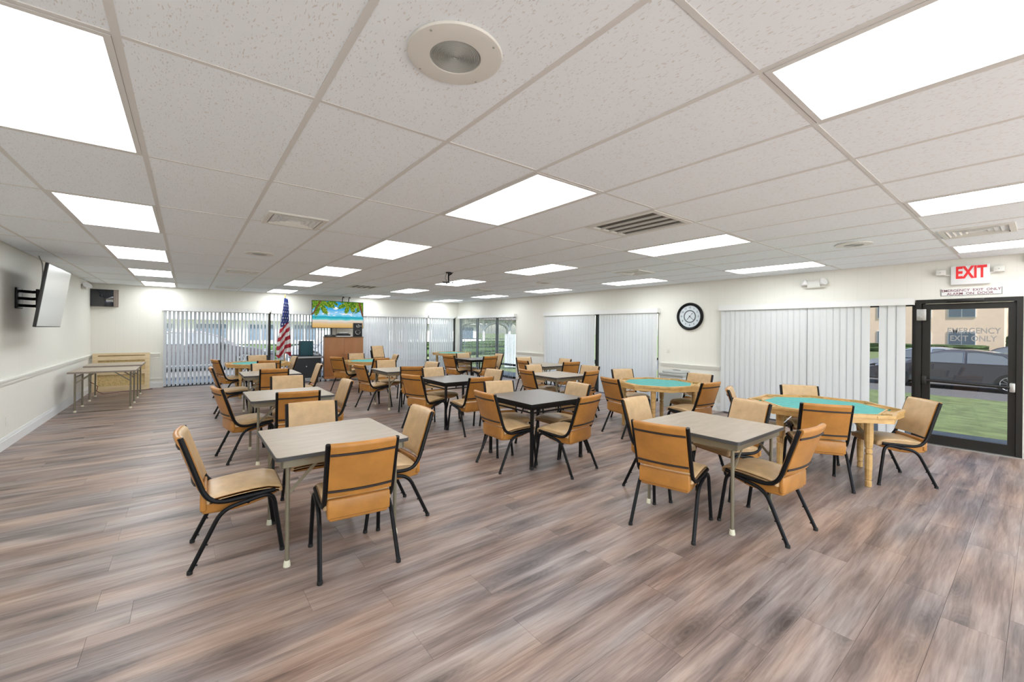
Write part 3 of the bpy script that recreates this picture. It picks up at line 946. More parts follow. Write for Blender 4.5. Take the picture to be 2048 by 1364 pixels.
def poker_table(label, x, y, rz, Rr=.68, legs=23):
    root = thing('poker_table', label, 'table', (x, y, 0), rz, group='octagonal green felt poker tables')
    out, inn = octo(Rr, 0, .035), octo(Rr * .78, 0, .0)
    ap = octo(Rr * .985, 0, .035)
    rim = MB().ringprism(out, octo(Rr * .955, 0, .035), ZT - .012, ZT + .012)
    rim.ringprism(octo(Rr * .805, 0, .0), inn, ZT - .012, ZT + .004)
    for k in range(8):                                  # wood between the trays
        a = k * PI / 4
        for da in (-.20, .20):
            c, s_ = math.cos(a + da), math.sin(a + da)
            rim.bar((Rr * .80 * c, Rr * .80 * s_, ZT - .004), (Rr * .93 * c, Rr * .93 * s_, ZT - .004), .016, .018)
    rim.build('rim', M['oak'], root, ang=30)
    MB().ringprism(ap, octo(Rr * .93, 0, .035), ZT - .062, ZT - .012).build('apron', M['oak'], root, ang=30)
    MB().prism(octo(Rr * .96, 0, .035), ZT - .03, ZT - .012).build('tray_floor', M['feltg'], root, ang=30)
    MB().prism(octo(Rr * .785, 0, .0), ZT - .02, ZT - .001).build('felt_top', M['felt'], root, ang=30)
    for k in range(8):
        a = k * PI / 4 + PI / 8
        MB().box(Rr * .745, -.125, ZT - .013, Rr * .88, .125, ZT - .002).xf(lambda p, a=a: Matrix.Rotation(a, 3, 'Z') @ p).build('ledge', M['oak'], root, smooth=False)
        a = k * PI / 4
        MB().lathe([(.030, ZT - .010), (.030, ZT - .002), (.025, ZT - .002), (.025, ZT - .011)], 16, (Rr * .875 * math.cos(a), Rr * .875 * math.sin(a), 0), cap=False).build('cup_ring', M['oak'], root)
    MB().rbox(-.42, -.05, ZT - .10, .42, .05, ZT - .062, .004).rbox(-.05, -.42, ZT - .10, .05, .42, ZT - .062, .004).build('under_frame', M['oak'], root, smooth=False)
    prof = [(.020, 0), (.026, .006), (.026, .055), (.018, .062), (.026, .07), (.030, .20), (.030, .30), (.020, .31), (.030, .32), (.030, .35), (.020, .36), (.030, .37), (.036, .45), (.036, ZT - .062)]
    for k in range(4):
        a = k * PI / 2 + R(legs)
        c = (.50 * math.cos(a), .50 * math.sin(a), 0)
        MB().lathe(prof, 10, c).build('leg', M['oak'], root, ang=25)
        MB().bar((c[0] * .93, c[1] * .93, .50), (c[0] * .62, c[1] * .62, ZT - .07), .012, .004).build('brace', M['chrome'], root)
    return root


tanp = card_table(False); blkp = card_table(True)
used = {'t': False, 'b': False}


def place_table(dark, x, y, label, rot=0.0):
    k = 'b' if dark else 't'; p = blkp if dark else tanp
    o = p if not used[k] else copy_tree(p); used[k] = True
    o.location = (x, y, 0); o.rotation_euler = (0, 0, R(rot)); o['label'] = label; return o


TN = {1: 'nearest tan card table at left', 2: 'tan card table at front right', 3: 'second tan card table of the left column',
      4: 'third tan card table of the left column', 5: 'green poker table in front of flag', 6: 'green poker table before the brown cabinet',
      7: 'tan card table behind the black tables', 8: 'middle black card table', 9: 'nearest black card table', 10: 'farthest black card table',
      12: 'tan card table left of the clock', 13: 'far tan card table by right blinds', 14: 'green poker table under the clock', 15: 'green poker table by exit door'}
place_table(0, .83, 3.17, 'square tan-topped card table with olive legs, nearest one at the left')
place_table(0, 3.43, 1.71, 'square tan-topped card table at front right before the door-side poker table')
place_table(0, .94, 5.45, 'square tan-topped card table, second from the front in the left column')
place_table(0, 1.12, 8.12, 'square tan-topped card table, third back in the left column')
place_table(0, 3.20, 7.55, 'square tan-topped card table in the middle, behind the black tables')
place_table(0, 5.10, 5.24, 'square tan-topped card table between the near black table and left-of-clock blinds')
place_table(0, 6.33, 6.86, 'square tan-topped card table farthest back along the right blinds')
place_table(1, 3.20, 3.64, 'square black card table with glossy dark top, nearest black one')
place_table(1, 3.32, 5.68, 'square black card table, second black one back')
place_table(1, 6.02, 9.25, 'square black card table farthest back near the corner window')
poker_table('octagonal oak poker table with teal felt, left one in front of flag', 1.22, 10.50, R(22.5), .64)
poker_table('octagonal oak poker table with teal felt before the brown cabinet', 3.46, 9.95, R(22.5), .62)
poker_table('octagonal oak poker table with teal felt in the far back corner', 6.85, 11.95, R(22.5), .64)
poker_table('octagonal oak poker table with bright teal felt under the clock', 5.55, 3.55, R(3), .63)
poker_table('octagonal oak poker table with pale teal felt beside the exit door', 5.33, 1.46, R(24), .68, 38)

SIDE = dict(W='left', S='near', E='right', N='far')
SEATS = {1: dict(W=(-.02, 3.30, -92), S=(.82, 2.44, -6), E=(1.54, 3.17, 89), N=(.87, 3.96, 174)),
         2: dict(W=(2.63, 1.67, -77), S=(3.42, .99, -4), N=(3.46, 2.47, 180), E=(4.23, 1.71, 74)),
         3: dict(W=(.26, 5.50, -80), S=(.91, 4.71, -8), E=(1.61, 5.45, 91), N=(1.08, 6.30, 174)),
         4: dict(W=(.32, 8.30, -90), S=(1.10, 7.51, -4), E=(1.90, 8.09, 88), N=(1.11, 8.75, 180)),
         5: dict(W=(.45, 10.24, -74), S=(1.29, 9.47, -5), E=(1.94, 10.50, 95), N=(1.30, 11.32, 180)),
         6: dict(W=(2.67, 9.86, -62), S=(3.40, 9.04, 14), E=(4.18, 10.12, 85), N=(3.48, 11.04, 173)),
         7: dict(W=(2.45, 7.58, -80), S=(3.09, 6.76, -28), E=(3.86, 7.50, 104), N=(3.25, 8.38, 169)),
         8: dict(W=(2.52, 5.54, -70), S=(3.19, 4.75, 0), E=(3.98, 5.55, 100), N=(3.29, 6.38, 179)),
         9: dict(W=(2.45, 3.59, -92), S=(3.20, 2.81, 9), E=(3.83, 3.55, 88), N=(3.12, 4.26, 166)),
         10: dict(W=(5.17, 9.20, -74), S=(5.90, 8.40, -4), E=(6.71, 9.13, 88), N=(5.98, 9.83, 172)),
         12: dict(W=(4.39, 5.23, -95), S=(5.19, 4.52, 8), E=(5.90, 5.18, 98), N=(5.13, 5.91, 180)),
         13: dict(W=(5.70, 6.91, -96), S=(6.30, 6.04, -14), E=(6.87, 6.78, 86), N=(6.34, 7.66, 168)),
         14: dict(W=(4.62, 3.71, -105), S=(5.33, 2.64, -6), E=(6.25, 3.27, 91), N=(5.86, 4.44, 158)),
         15: dict(W=(4.61, 1.22, -59), N=(4.98, 2.25, -160), E=(5.95, 1.86, 124), S=(5.75, .73, 43))}
for k, st in SEATS.items():
    for sd, (x, y, rz) in st.items():
        word = SIDE[sd]
        if k == 15: word = dict(W='near', N='left', E='far', S='right')[sd]
        chair(x, y, rz, 'tan vinyl chair, %s side of %s' % (word, TN[k]))
q = on_y(752.9, 691.8, 12.45)
chair(q.x, q.y, 192, 'tan vinyl chair, lower of two stacked by the back blinds', 0.0)
chair(q.x, q.y - .03, 192, 'tan vinyl chair, upper of two stacked by the back blinds', q.z - .80)

# ---- narrow folding tables against the left wall
def folding_table(x, y, label):
    root = thing('folding_table', label, 'table', (x, y, 0), 0, group='narrow folding tables by the left wall')
    w, d = .42, .46
    tp = MB().box(-w, -d, ZT - .028, w, d, ZT - .002).build('table_top', M['taupe'], root, smooth=False)
    MB().box(-w + .004, -d + .004, ZT - .004, w - .004, d - .004, ZT).build('laminate', M['lam'], tp, smooth=False)
    for sx in (-1, 1):
        for sy in (-1, 1):
            px_, py_ = sx * (w - .075), sy * (d - .14)
            lg = MB().tube([(px_, py_, .01), (px_, py_, ZT - .028)], .0135, 10).build('leg', M['olive'], root)
            MB().lathe([(.023, 0), (.023, .004), (.017, .03)], 12, (px_, py_, 0)).build('foot_cap', M['ivory'], lg)
            MB().bar((px_, py_, ZT - .20), (px_ - sx * .21, py_, ZT - .03), .020, .005).build('brace', M['olive'], root)
        MB().tube([(sx * (w - .075), -(d - .14), ZT - .10), (sx * (w - .075), d - .14, ZT - .10)], .009, 8).build('stretcher', M['olive'], root)
    return root


folding_table(-1.125, 10.30, 'folding table with tan top by left wall, nearer of the two')
folding_table(-1.125, 11.63, 'folding table with tan top by left wall, farther of the two')
# pine frame panel leaning on the back wall
t = thing('wood_panel', 'pine-framed chipboard panel leaning on the back wall behind folding tables', 'panel', (-1.15, 12.74, 0), R(0))
pw, ph = .475, .85
lean = Matrix.Rotation(R(-7), 3, 'X')
def lp(m): return m.xf(lambda p: lean @ p)
for nm, b4 in (('stile', (-pw, -pw + .085, 0, ph)), ('stile', (pw - .085, pw, 0, ph)), ('rail', (-pw + .085, pw - .085, 0, .12)), ('rail', (-pw + .085, pw - .085, .37, .47)), ('rail', (-pw + .085, pw - .085, .69, .78)), ('rail', (-pw + .085, pw - .085, .80, ph))):
    lp(MB().box(b4[0], -.03, b4[2], b4[1], .02, b4[3])).build(nm, M['pine'], t, smooth=False)
for z0, z1 in ((.12, .37), (.47, .69)):
    lp(MB().box(-pw + .085, 0, z0, pw - .085, .02, z1)).build('chipboard', M['osb'], t, smooth=False)
lp(MB().box(-pw + .03, .02, .02, pw - .03, .03, ph - .02)).build('backing', M['osb'], t, smooth=False)
# cable on the floor by the corner
tag(MB().tube([(-1.55, 12.0, .30), (-1.50, 12.05, .26), (-1.44, 12.02, .20), (-1.47, 12.1, .10), (-1.40, 12.3, .012), (-1.2, 12.45, .012), (-.9, 12.55, .012), (-.62, 12.7, .012)], .006, 6).build('extension_cable', M['inkred']), 'dark cable trailing along the floor below the pine panel', 'cable')

# ================================================================== BACK WALL GROUP
def beach_material():
    m = bpy.data.materials.new('beach_picture'); m.use_nodes = True; nt = m.node_tree; nt.nodes.clear()
    N = nt.nodes; L = nt.links
    tc = N.new('ShaderNodeTexCoord'); sp = N.new('ShaderNodeSeparateXYZ'); L.new(tc.outputs['Generated'], sp.inputs[0])
    u, v = sp.outputs[0], sp.outputs[2]

    def noise(sx, sy, det=3, dist=0):
        mp = N.new('ShaderNodeMapping'); mp.inputs['Scale'].default_value = (sx, 1, sy); L.new(tc.outputs['Generated'], mp.inputs['Vector'])
        n = N.new('ShaderNodeTexNoise'); n.inputs['Scale'].default_value = 1; n.inputs['Detail'].default_value = det; n.inputs['Distortion'].default_value = dist
        L.new(mp.outputs[0], n.inputs['Vector']); return n.outputs['Fac']

    def mixc(f, a, b_):
        x = N.new('ShaderNodeMix'); x.data_type = 'RGBA'; L.new(f, x.inputs[0])
        for k, c in (('A', a), ('B', b_)):
            if isinstance(c, tuple): x.inputs[k].default_value = (*c, 1)
            else: L.new(c, x.inputs[k])
        return x.outputs['Result']
    wob = math_node(nt, 'ADD', v, math_node(nt, 'MULTIPLY', math_node(nt, 'SUBTRACT', noise(5, 2), .5), .09))
    base = ramp(nt, wob, [(.0, (.60, .36, .12)), (.14, (.72, .50, .23)), (.20, (.66, .52, .38)), (.27, (.74, .68, .62)), (.325, (.10, .55, .56)), (.40, (.01, .32, .44)), (.445, (.12, .55, .75)), (.52, (.30, .62, .86)), (.72, (.04, .36, .74)), (1, (.02, .28, .66))])
    cl = ramp(nt, math_node(nt, 'MULTIPLY', noise(9, 16, 4), math_node(nt, 'LESS_THAN', math_node(nt, 'ABSOLUTE', math_node(nt, 'SUBTRACT', v, .54)), .09)), [(.5, (0, 0, 0)), (.62, (1, 1, 1))])
    c = mixc(cl, base, (.85, .87, .9))
    # one small cloud
    du = math_node(nt, 'MULTIPLY', math_node(nt, 'SUBTRACT', u, .44), 16); dv = math_node(nt, 'MULTIPLY', math_node(nt, 'SUBTRACT', v, .74), 16)
    cd = math_node(nt, 'LESS_THAN', math_node(nt, 'ADD', math_node(nt, 'ADD', math_node(nt, 'MULTIPLY', du, du), math_node(nt, 'MULTIPLY', dv, dv)), math_node(nt, 'MULTIPLY', noise(20, 20), 1.2)), 1.3)
    c = mixc(cd, c, (.88, .9, .92))
    # palm fronds: star-shaped leaf fans in the two upper corners
    for (cu, cv, ph, R0) in ((.12, .98, 0.0, .50), (.36, 1.0, .9, .26), (.72, 1.0, .6, .44), (.93, .95, .3, .34)):
        a1 = math_node(nt, 'MULTIPLY', math_node(nt, 'SUBTRACT', u, cu), 1.78); b1 = math_node(nt, 'SUBTRACT', v, cv)
        an = math_node(nt, 'ARCTAN2', b1, a1); ln = math_node(nt, 'SQRT', math_node(nt, 'ADD', math_node(nt, 'MULTIPLY', a1, a1), math_node(nt, 'MULTIPLY', b1, b1)))
        fan = math_node(nt, 'ABSOLUTE', math_node(nt, 'SINE', math_node(nt, 'ADD', math_node(nt, 'MULTIPLY', an, 4.5), ph)))
        lim = math_node(nt, 'MULTIPLY', math_node(nt, 'ADD', math_node(nt, 'MULTIPLY', fan, .55), math_node(nt, 'MULTIPLY', noise(24, 34, 2), .8)), R0 * 1.15)
        f = math_node(nt, 'LESS_THAN', ln, lim)
        g = ramp(nt, noise(26, 12, 2, 1.5), [(.3, (.015, .07, .01)), (.5, (.10, .24, .02)), (.7, (.42, .42, .06))])
        c = mixc(f, c, g)
    # leaning trunks
    for (u0, v0, sl, wd) in ((.0, .48, 1.05, .016), (1.0, .44, -.55, .02)):
        ln = math_node(nt, 'SUBTRACT', math_node(nt, 'SUBTRACT', u, u0), math_node(nt, 'MULTIPLY', math_node(nt, 'SUBTRACT', v, v0), sl * .28))
        f = math_node(nt, 'MULTIPLY', math_node(nt, 'LESS_THAN', math_node(nt, 'ABSOLUTE', ln), wd), math_node(nt, 'GREATER_THAN', v, v0))
        c = mixc(f, c, (.16, .075, .03))
    e = N.new('ShaderNodeEmission'); L.new(c, e.inputs[0]); e.inputs[1].default_value = 1.0
    o = N.new('ShaderNodeOutputMaterial'); L.new(e.outputs[0], o.inputs[0])
    return m


M['beach'] = beach_material()
yt = 12.62
p0, p1 = on_y(624, 600, yt), on_y(727, 604, yt); pb_ = on_y(624, 656, yt)
tw, thh = p1.x - p0.x, p0.z - pb_.z
tv = thing('television', 'large wall television showing a tropical beach above the brown cabinet', 'television', ((p0.x + p1.x) / 2, yt, pb_.z))
MB().rbox(-tw / 2, 0, 0, tw / 2, .05, thh, .006).build('shell', M['tvback'], tv)
MB().box(-tw / 2 + .012, -.004, .014, tw / 2 - .012, .0015, thh - .012).build('screen', M['beach'], tv, smooth=False)
for dx in (.12, .30):
    MB().tube(smooth_path([(dx, .06, thh - .1), (dx, .06, thh + .06), (dx + .02, .06, ZC - pb_.z - .02), (dx + .06, .10, ZC - pb_.z - .05)], 3, .03), .012, 6).build('hanger', M['black'], tv)
MB().box(.05, .05, thh * .3, .38, YB - yt - .002, thh * .7).build('wall_mount', M['black'], tv, smooth=False)
MB().tube([(-.05, .04, .02), (-.045, .05, -.12), (-.05, .05, -.20)], .006, 6).build('cable', M['cable'], tv)

cab = thing('media_cabinet', 'tall brown two-door cabinet on casters under the beach television', 'cabinet', (3.47, 12.15, 0), R(-9))
cw, cd_, chh = .50, .23, 1.22
body = MB().box(-cw, -cd_ + .02, .07, cw, cd_, chh - .02).build('body', M['cab'], cab, smooth=False)
MB().rbox(-cw - .006, -cd_ - .004, chh - .022, cw + .006, cd_ + .004, chh, .003).build('top_board', M['cabedge'], cab)
for s in (-1, 1):
    dr = MB().rbox(min(0, s * (cw - .002)) + .0015, -cd_, .15, max(0, s * (cw - .002)) - .0015, -cd_ + .019, chh - .026, .002).build('door', M['cab'], cab)
    MB().lathe([(.008, 0), (.010, -.012), (.002, -.014)], 10, (s * .03, -cd_, .72), axis='y').build('knob', M['cabedge'], dr)
MB().box(-cw, -cd_ + .005, .07, cw, -cd_ + .02, .145).build('plinth', M['cab'], cab, smooth=False)
for sx in (-1, 1):
    for sy in (-1, 1):
        MB().lathe([(.012, -.012), (.03, -.010), (.03, .010), (.012, .012)], 14, (sx * (cw - .06), sy * (cd_ - .06), .03), axis='x').box(sx * (cw - .06) - .016, sy * (cd_ - .06) - .01, .03, sx * (cw - .06) + .016, sy * (cd_ - .06) + .01, .07).build('caster', M['grey'], cab)
CR = Matrix.Rotation(R(-9), 4, 'Z')


def oncab(x, y): v = CR @ Vector((x, y, 0)); return (3.47 + v.x, 12.15 + v.y, chh)


t = thing('studio_monitor', 'black two-way loudspeaker standing on the brown cabinet', 'speaker', oncab(.375, -.02), R(-12))
MB().rbox(-.115, -.11, 0, .115, .13, .385, .008).build('enclosure', M['navy'], t)
MB().lathe([(.085, -.113), (.078, -.118), (.066, -.114), (.035, -.095), (.022, -.105), (.001, -.110)], 24, (0, 0, .125), axis='y', cap=False).build('woofer', M['cone'], t)
MB().lathe([(.070, -.115), (.064, -.122), (.055, -.115)], 24, (0, 0, .125), axis='y', cap=False).build('woofer_ring', M['chrome'], t)
MB().lathe([(.045, -.112), (.040, -.116), (.018, -.106), (.001, -.112)], 20, (0, 0, .295), axis='y', cap=False).build('tweeter', M['chrome'], t)
MB().lathe([(.013, -.109), (.010, -.116)], 12, (.075, 0, .30), axis='y').build('dial', M['alu'], t)
t = thing('audio_receiver', 'flat black receiver on a pale board on the brown cabinet', 'receiver', oncab(-.03, -.02), R(-9))
MB().rbox(-.17, -.14, .018, .22, .14, .024, .002).build('base_board', M['white'], t)
MB().rbox(-.16, -.13, .024, .20, .13, .068, .004).build('case', M['navy'], t)
MB().rbox(-.13, -.12, .068, .16, .12, .090, .004).build('upper_case', M['tvback'], t)
MB().box(-.17, -.14, 0, .22, .14, .018).build('foot_pad', M['white'], t)
t = thing('white_router', 'small white box lying on the black receiver', 'router', (oncab(.0, -.02)[0], oncab(0, -.02)[1], chh + .090), R(-9))
MB().rbox(-.10, -.08, 0, .10, .08, .03, .008).build('case', M['white'], t); MB().box(-.06, -.0815, .010, -.02, -.080, .016).build('vent_slot', M['grey'], t)
t = thing('disc_player', 'slim black player at the left end of the cabinet top', 'player', oncab(-.35, -.02), R(-9))
MB().rbox(-.13, -.12, .004, .13, .12, .050, .004).build('case', M['tvback'], t); MB().box(-.10, -.123, .02, .02, -.119, .03).build('disc_slot', M['grey'], t)
for k in (-.1, .1): MB().box(k - .015, -.1, 0, k + .015, .1, .004).build('foot', M['rubber'], t)

# speaker cart
cart = thing('speaker_cart', 'black equipment cart with grey top tray beneath the flag side window', 'cart', (2.55, 12.32, 0), R(-3))
MB().box(-.34, -.20, .11, .34, .20, .64).build('box', M['navy'], cart, smooth=False)
MB().rbox(-.40, -.24, .64, .40, .24, .69, .012).build('top_tray', M['greyedge'], cart)
MB().rbox(-.37, -.22, .685, .37, .22, .70, .004).build('tray_mat', M['rubber'], cart)
MB().rbox(-.38, -.22, .07, .38, .22, .115, .008).build('base_shelf', M['greyedge'], cart)
for sx in (-1, 1):
    for sy in (-1, 1):
        MB().lathe([(.02, -.014), (.035, -.012), (.035, .012), (.02, .014)], 14, (sx * .33, sy * .18, .035), axis='x').build('caster', M['rubber'], cart)
MB().lathe([(.016, -.002), (.016, -.014), (.004, -.018)], 12, (-.02, -.2, .42), axis='y').build('latch', M['chrome'], cart)
t = thing('teal_speaker', 'dark teal cloth-fronted speaker standing on the black cart', 'speaker', (2.54, 12.30, .70), R(-3))
MB().rbox(-.165, -.12, 0, .165, .14, .40, .008).build('enclosure', M['navy'], t)
MB().rbox(-.155, -.128, .012, .155, -.119, .388, .004).build('grille_cloth', M['tolex'], t)
t = thing('record_player', 'low black deck lying on the cart left of teal speaker', 'player', (2.29, 12.28, .70), R(-3))
MB().rbox(-.10, -.14, 0, .07, .14, .03, .004).build('case', M['tvback'], t); MB().lathe([(.07, .03), (.07, .036), (.01, .037)], 20, (-.01, 0, 0)).build('platter', M['rubber'], t)
tag(MB().tube(smooth_path([(2.73, 12.35, .95), (2.80, 12.5, .86), (2.92, 12.55, .97), (2.98, 12.5, 1.06)], 5, .1), .006, 6).build('speaker_cable', M['cable']), 'black cable looping from teal speaker up to the cabinet', 'cable')
tag(MB().tube(smooth_path([(2.72, 12.45, .80), (2.97, 12.58, .76), (2.93, 12.5, .56), (2.98, 12.4, .50)], 5, .1), .006, 6).build('speaker_cable', M['cable']), 'black cable drooping from the cart to the cabinet side', 'cable')

# ---- flag on a floor stand
FX, FY = 2.03, 12.31
fl = thing('flag_stand', 'brass flagpole on a round floor base by the back blinds', 'flagpole', (FX, FY, 0))
MB().lathe([(.15, 0), (.15, .02), (.09, .04), (.035, .07), (.028, .16)], 24).build('base', M['gold'], fl)
MB().tube([(0, 0, .1), (.0, 0, 2.23)], .014, 10).build('pole', M['oak'], fl)
MB().lathe([(.010, 2.22), (.022, 2.245), (.012, 2.265), (.018, 2.285), (.002, 2.335)], 12).build('finial', M['gold'], fl)
nu, nv = 44, 150
ztop, zbot = 2.215, .72
vs = []; fs = []; ms = []
for j in range(nv + 1):
    t_ = j / nv
    halfw = .035 + .125 * min(1, t_ * 1.25) ** .8
    for i in range(nu + 1):
        s = i / nu
        fold = math.sin(s * 3.2 * 2 * PI + t_ * 2.2)
        x = (s - .45) * 2 * halfw + .012 * math.sin(t_ * 5 + s * 2) + (-.05 * t_ ** 1.5)
        y = -.085 + (.045 * fold) * (.25 + t_)
        z = ztop - (ztop - zbot) * t_ - .06 * t_ * math.sin(s * PI * 2.3) * t_ - .03 * (s - .5) * (1 - t_)
        vs.append((x, y, z))
for j in range(nv):
    for i in range(nu):
        s, t_ = (i + .5) / nu, (j + .5) / nv
        fs.append((j * (nu + 1) + i, j * (nu + 1) + i + 1, (j + 1) * (nu + 1) + i + 1, (j + 1) * (nu + 1) + i))
        if t_ < .51 - .11 * s:
            a, b2 = s * 3.4, t_ * 19
            row = int(b2); fa = (a + (.5 if row % 2 else 0)) % 1; fb = b2 % 1
            dx, dy = abs(fa - .5) * 3.6, abs(fb - .5) * 2.2
            star = dx + dy < .55 or (dx < .18 and dy < .75) or (dy < .2 and dx < .75)
            ms.append(2 if star and row > 0 else 0)
        else:
            ph = (t_ + .22 * s - .47) * 6.9
            ms.append(1 if ph % 1.0 > .52 else 2)
fm = MB(); fm.v, fm.f, fm.m = vs, fs, ms
flag = thing('national_flag', 'stars and stripes flag hanging draped from the brass pole', 'flag', (FX, FY, 0))
fo = fm.build('cloth', [M['flagblue'], M['flagred'], M['flagwhite']], flag, ang=180)
md = fo.modifiers.new('thick', 'SOLIDIFY'); md.thickness = .002

# ================================================================== LEFT WALL
tvl = thing('tilting_television', 'television on an arm mount on left wall, screen tilted down', 'television', (-1.40, 7.90, 1.43))
ang = math.atan2(.10, .77)
tm = Matrix.Rotation(ang, 3, 'Y')
def tl(m): return m.xf(lambda p: tm @ p)
tl(MB().rbox(-.03, -.60, 0, .0, .60, .775, .006)).build('shell', M['tvback'], tvl)
tl(MB().box(-.001, -.590, .012, .003, .590, .765)).build('screen', M['screen'], tvl, smooth=False)
tl(MB().rbox(-.09, -.25, .15, -.03, .25, .55, .01)).build('rear_housing', M['tvback'], tvl)
mt = thing('wall_bracket', 'black double-arm television bracket on the left wall', 'bracket', (XL, 7.95, 1.79))
MB().rbox(0, -.12, -.13, .02, .12, .13, .004).build('wall_plate', M['black'], mt)
for z in (-.09, 0, .09):
    MB().bar((.02, -.05, z), (.11, .10, z), .035, .02).bar((.11, .10, z), (.19, -.02, z), .035, .02).build('arm', M['black'], mt)
MB().rbox(.17, -.10, -.12, .195, .10, .12, .004).build('head_plate', M['black'], mt)
tag(MB().tube(smooth_path([(-1.60, 8.45, 2.40), (-1.52, 8.2, 2.28), (-1.45, 7.85, 2.12), (-1.44, 7.75, 1.98), (-1.46, 7.8, 1.86)], 5, .08), .007, 6).build('television_cable', M['cablew']), 'grey cable running from the ceiling to the left television', 'cable')


def emergency_light(x, y, z, d, label, along='y'):
    t = thing('emergency_light', label, 'emergency light', (x, y, z), 0 if along == 'y' else R(90))
    if d < 0: t.rotation_euler = (0, 0, R(180))
    MB().rbox(0, -.085, -.05, .07, .085, .05, .008).build('case', M['offwhite'], t)
    MB().box(0, -.13, -.056, .075, .13, -.05).build('base_plate', M['offwhite'], t, smooth=False)
    for s in (-1, 1):
        MB().lathe([(.016, 0), (.026, .014), (.056, .056), (.058, .074), (.040, .077), (.001, .068)], 16).xf(lambda p, s=s: Matrix.Rotation(R(60 * -s), 3, 'X') @ (Matrix.Rotation(R(28), 3, 'Y') @ p) + Vector((.045, s * .085, .0))).build('lamp_head', M['white'], t)
    return t


emergency_light(XR, 2.205, 2.205, -1, 'white twin-head emergency light above the blinds beside exit')
emergency_light(XL, 12.02, 2.25, 1, 'white emergency light on the left wall near the back corner')
t = thing('corner_television', 'small dark glass-fronted box television high in the back left corner', 'television', (-1.44, YB, 1.885))
MB().rbox(-.23, -.10, 0, .19, -.01, .385, .006).build('case', M['taupe'], t)
MB().rbox(-.235, -.115, .006, .135, -.10, .38, .004).build('glass_front', M['glossblack'], t)
MB().box(-.05, -.02, .12, .05, 0, .27).build('wall_mount', M['black'], t, smooth=False)
tag(MB().box(-1.275, YB - .02, 1.885, -1.235, YB, 2.275).build('wall_strip', M['taupe'], smooth=False), 'narrow taupe strip on the wall beside the corner television', 'strip')


def plate(name, x, y, z, d, label, kind):
    t = thing(name, label, kind, (x, y, z), 0 if d > 0 else R(180))
    MB().rbox(0, -.036, -.058, .006, .036, .058, .003).build('cover', M['cream'], t)
    if kind == 'switch': MB().rbox(.005, -.006, -.012, .016, .006, .012, .002).build('toggle', M['white'], t)
    else:
        for s in (-1, 1): MB().rbox(.005, -.017, s * .022 - .013, .009, .017, s * .022 + .013, .003).build('socket', M['white'], t)
    return t


plate('wall_switch', XR, 4.69, 1.075, -1, 'cream light switch below the clock, right of the blinds', 'switch')
plate('wall_switch', XR, 8.60, 1.11, -1, 'cream light switch on the wall strip left of far blinds', 'switch')
plate('wall_outlet', XL, 7.58, .31, 1, 'white power outlet low on the left wall', 'outlet')

# ================================================================== RIGHT WALL
clk = thing('wall_clock', 'round black-rimmed wall clock with pale blue face', 'clock', (XR, 4.235, 1.745))
toX = lambda p: Vector((-p.z, p.x * -1, p.y))            # local face x right, y up, z out of the wall
CRr = .268
MB().lathe([(CRr * .99, 0), (CRr, .02), (CRr * .97, .042), (CRr * .90, .05), (CRr * .82, .040), (CRr * .79, .024)], 48, cap=False).xf(toX).build('rim', M['black'], clk)
MB().lathe([(CRr * .80, .020), (.001, .020)], 48, cap=False).xf(toX).build('dial', M['clockface'], clk)
MB().lathe([(.125, .0205), (.124, .0235), (.104, .0235), (.103, .0205)], 40, cap=False).xf(toX).build('inner_ring', M['clockring'], clk)
for k in range(1, 13):
    a = R(90 - 30 * k)
    me = text_mesh(str(k), .052, .002, name='numeral'); me.materials.append(M['ink'])
    o = link('numeral', me, clk); o.matrix_local = Matrix.Translation((-.022, -.170 * math.cos(a), .170 * math.sin(a))) @ RW
for nm, a, ln, w in (('hour_hand', 90 - 7.37 * 30, .085, .009), ('minute_hand', 90 - 22 * 6, .115, .007), ('second_hand', 48, .075, .004)):
    a = R(a); dd = Vector((math.cos(a), math.sin(a), 0))
    h = MB().bar(-dd * .02 + Vector((0, 0, .026)), dd * ln + Vector((0, 0, .026)), .002, w)
    if nm == 'second_hand': h.lathe([(.009, .025), (.009, .028)], 12, (dd.x * ln, dd.y * ln, 0))
    h.xf(toX).build(nm, M['ink'], clk)
MB().lathe([(.010, .020), (.010, .030), (.004, .031)], 12).xf(toX).build('hub', M['ink'], clk)

ex = thing('exit_sign', 'white exit sign box with red letters and two lamp heads', 'sign', (XR, .572, 2.19))
MB().rbox(-.06, -.165, -.118, 0, .165, .118, .008).build('box', M['white'], ex)
wall_text('EXIT', .205, M['red'], .565, 2.215, XR - .061, ex, sx=.62, depth=.003, bold=.035)
for s, yy in ((1, .255), (-1, -.235)):
    lh = MB().rbox(-.085, yy - .045, .012, -.02, yy + .045, .082, .010).build('lamp_head', M['offwhite'], ex)
    MB().lathe([(.006, -.086), (.006, -.089)], 10, (0, yy, .047), axis='x').build('lamp_lens', M['grey'], lh)
    MB().bar((-.03, s * .165, .01), (-.03, yy, .02), .02, .02).build('lamp_arm', M['offwhite'], ex)
sg = thing('door_notice', 'narrow white notice board below exit sign reading alarm on door', 'sign', (XR, .570, 1.985), 0)
MB().box(-.008, -.255, -.042, 0, .255, .042).build('board', M['white'], sg, smooth=False)
for q in ((-.257, -.044, -.253, .044), (.253, -.044, .257, .044), (-.257, -.044, .257, -.041)): MB().box(-.010, q[0], q[1], -.001, q[2], q[3]).build('border', M['clockring'], sg, smooth=False)
wall_text('EMERGENCY  EXIT  ONLY', .044, M['inkred'], .572, 2.003, XR - .009, sg, sx=.98, bold=.004)
wall_text('ALARM  ON  DOOR', .044, M['inkred'], .578, 1.962, XR - .009, sg, sx=1.0, bold=.004)
al = thing('door_alarm', 'grey metal alarm box on the door frame top corner', 'alarm', (XR - .03, 1.0, 1.70))
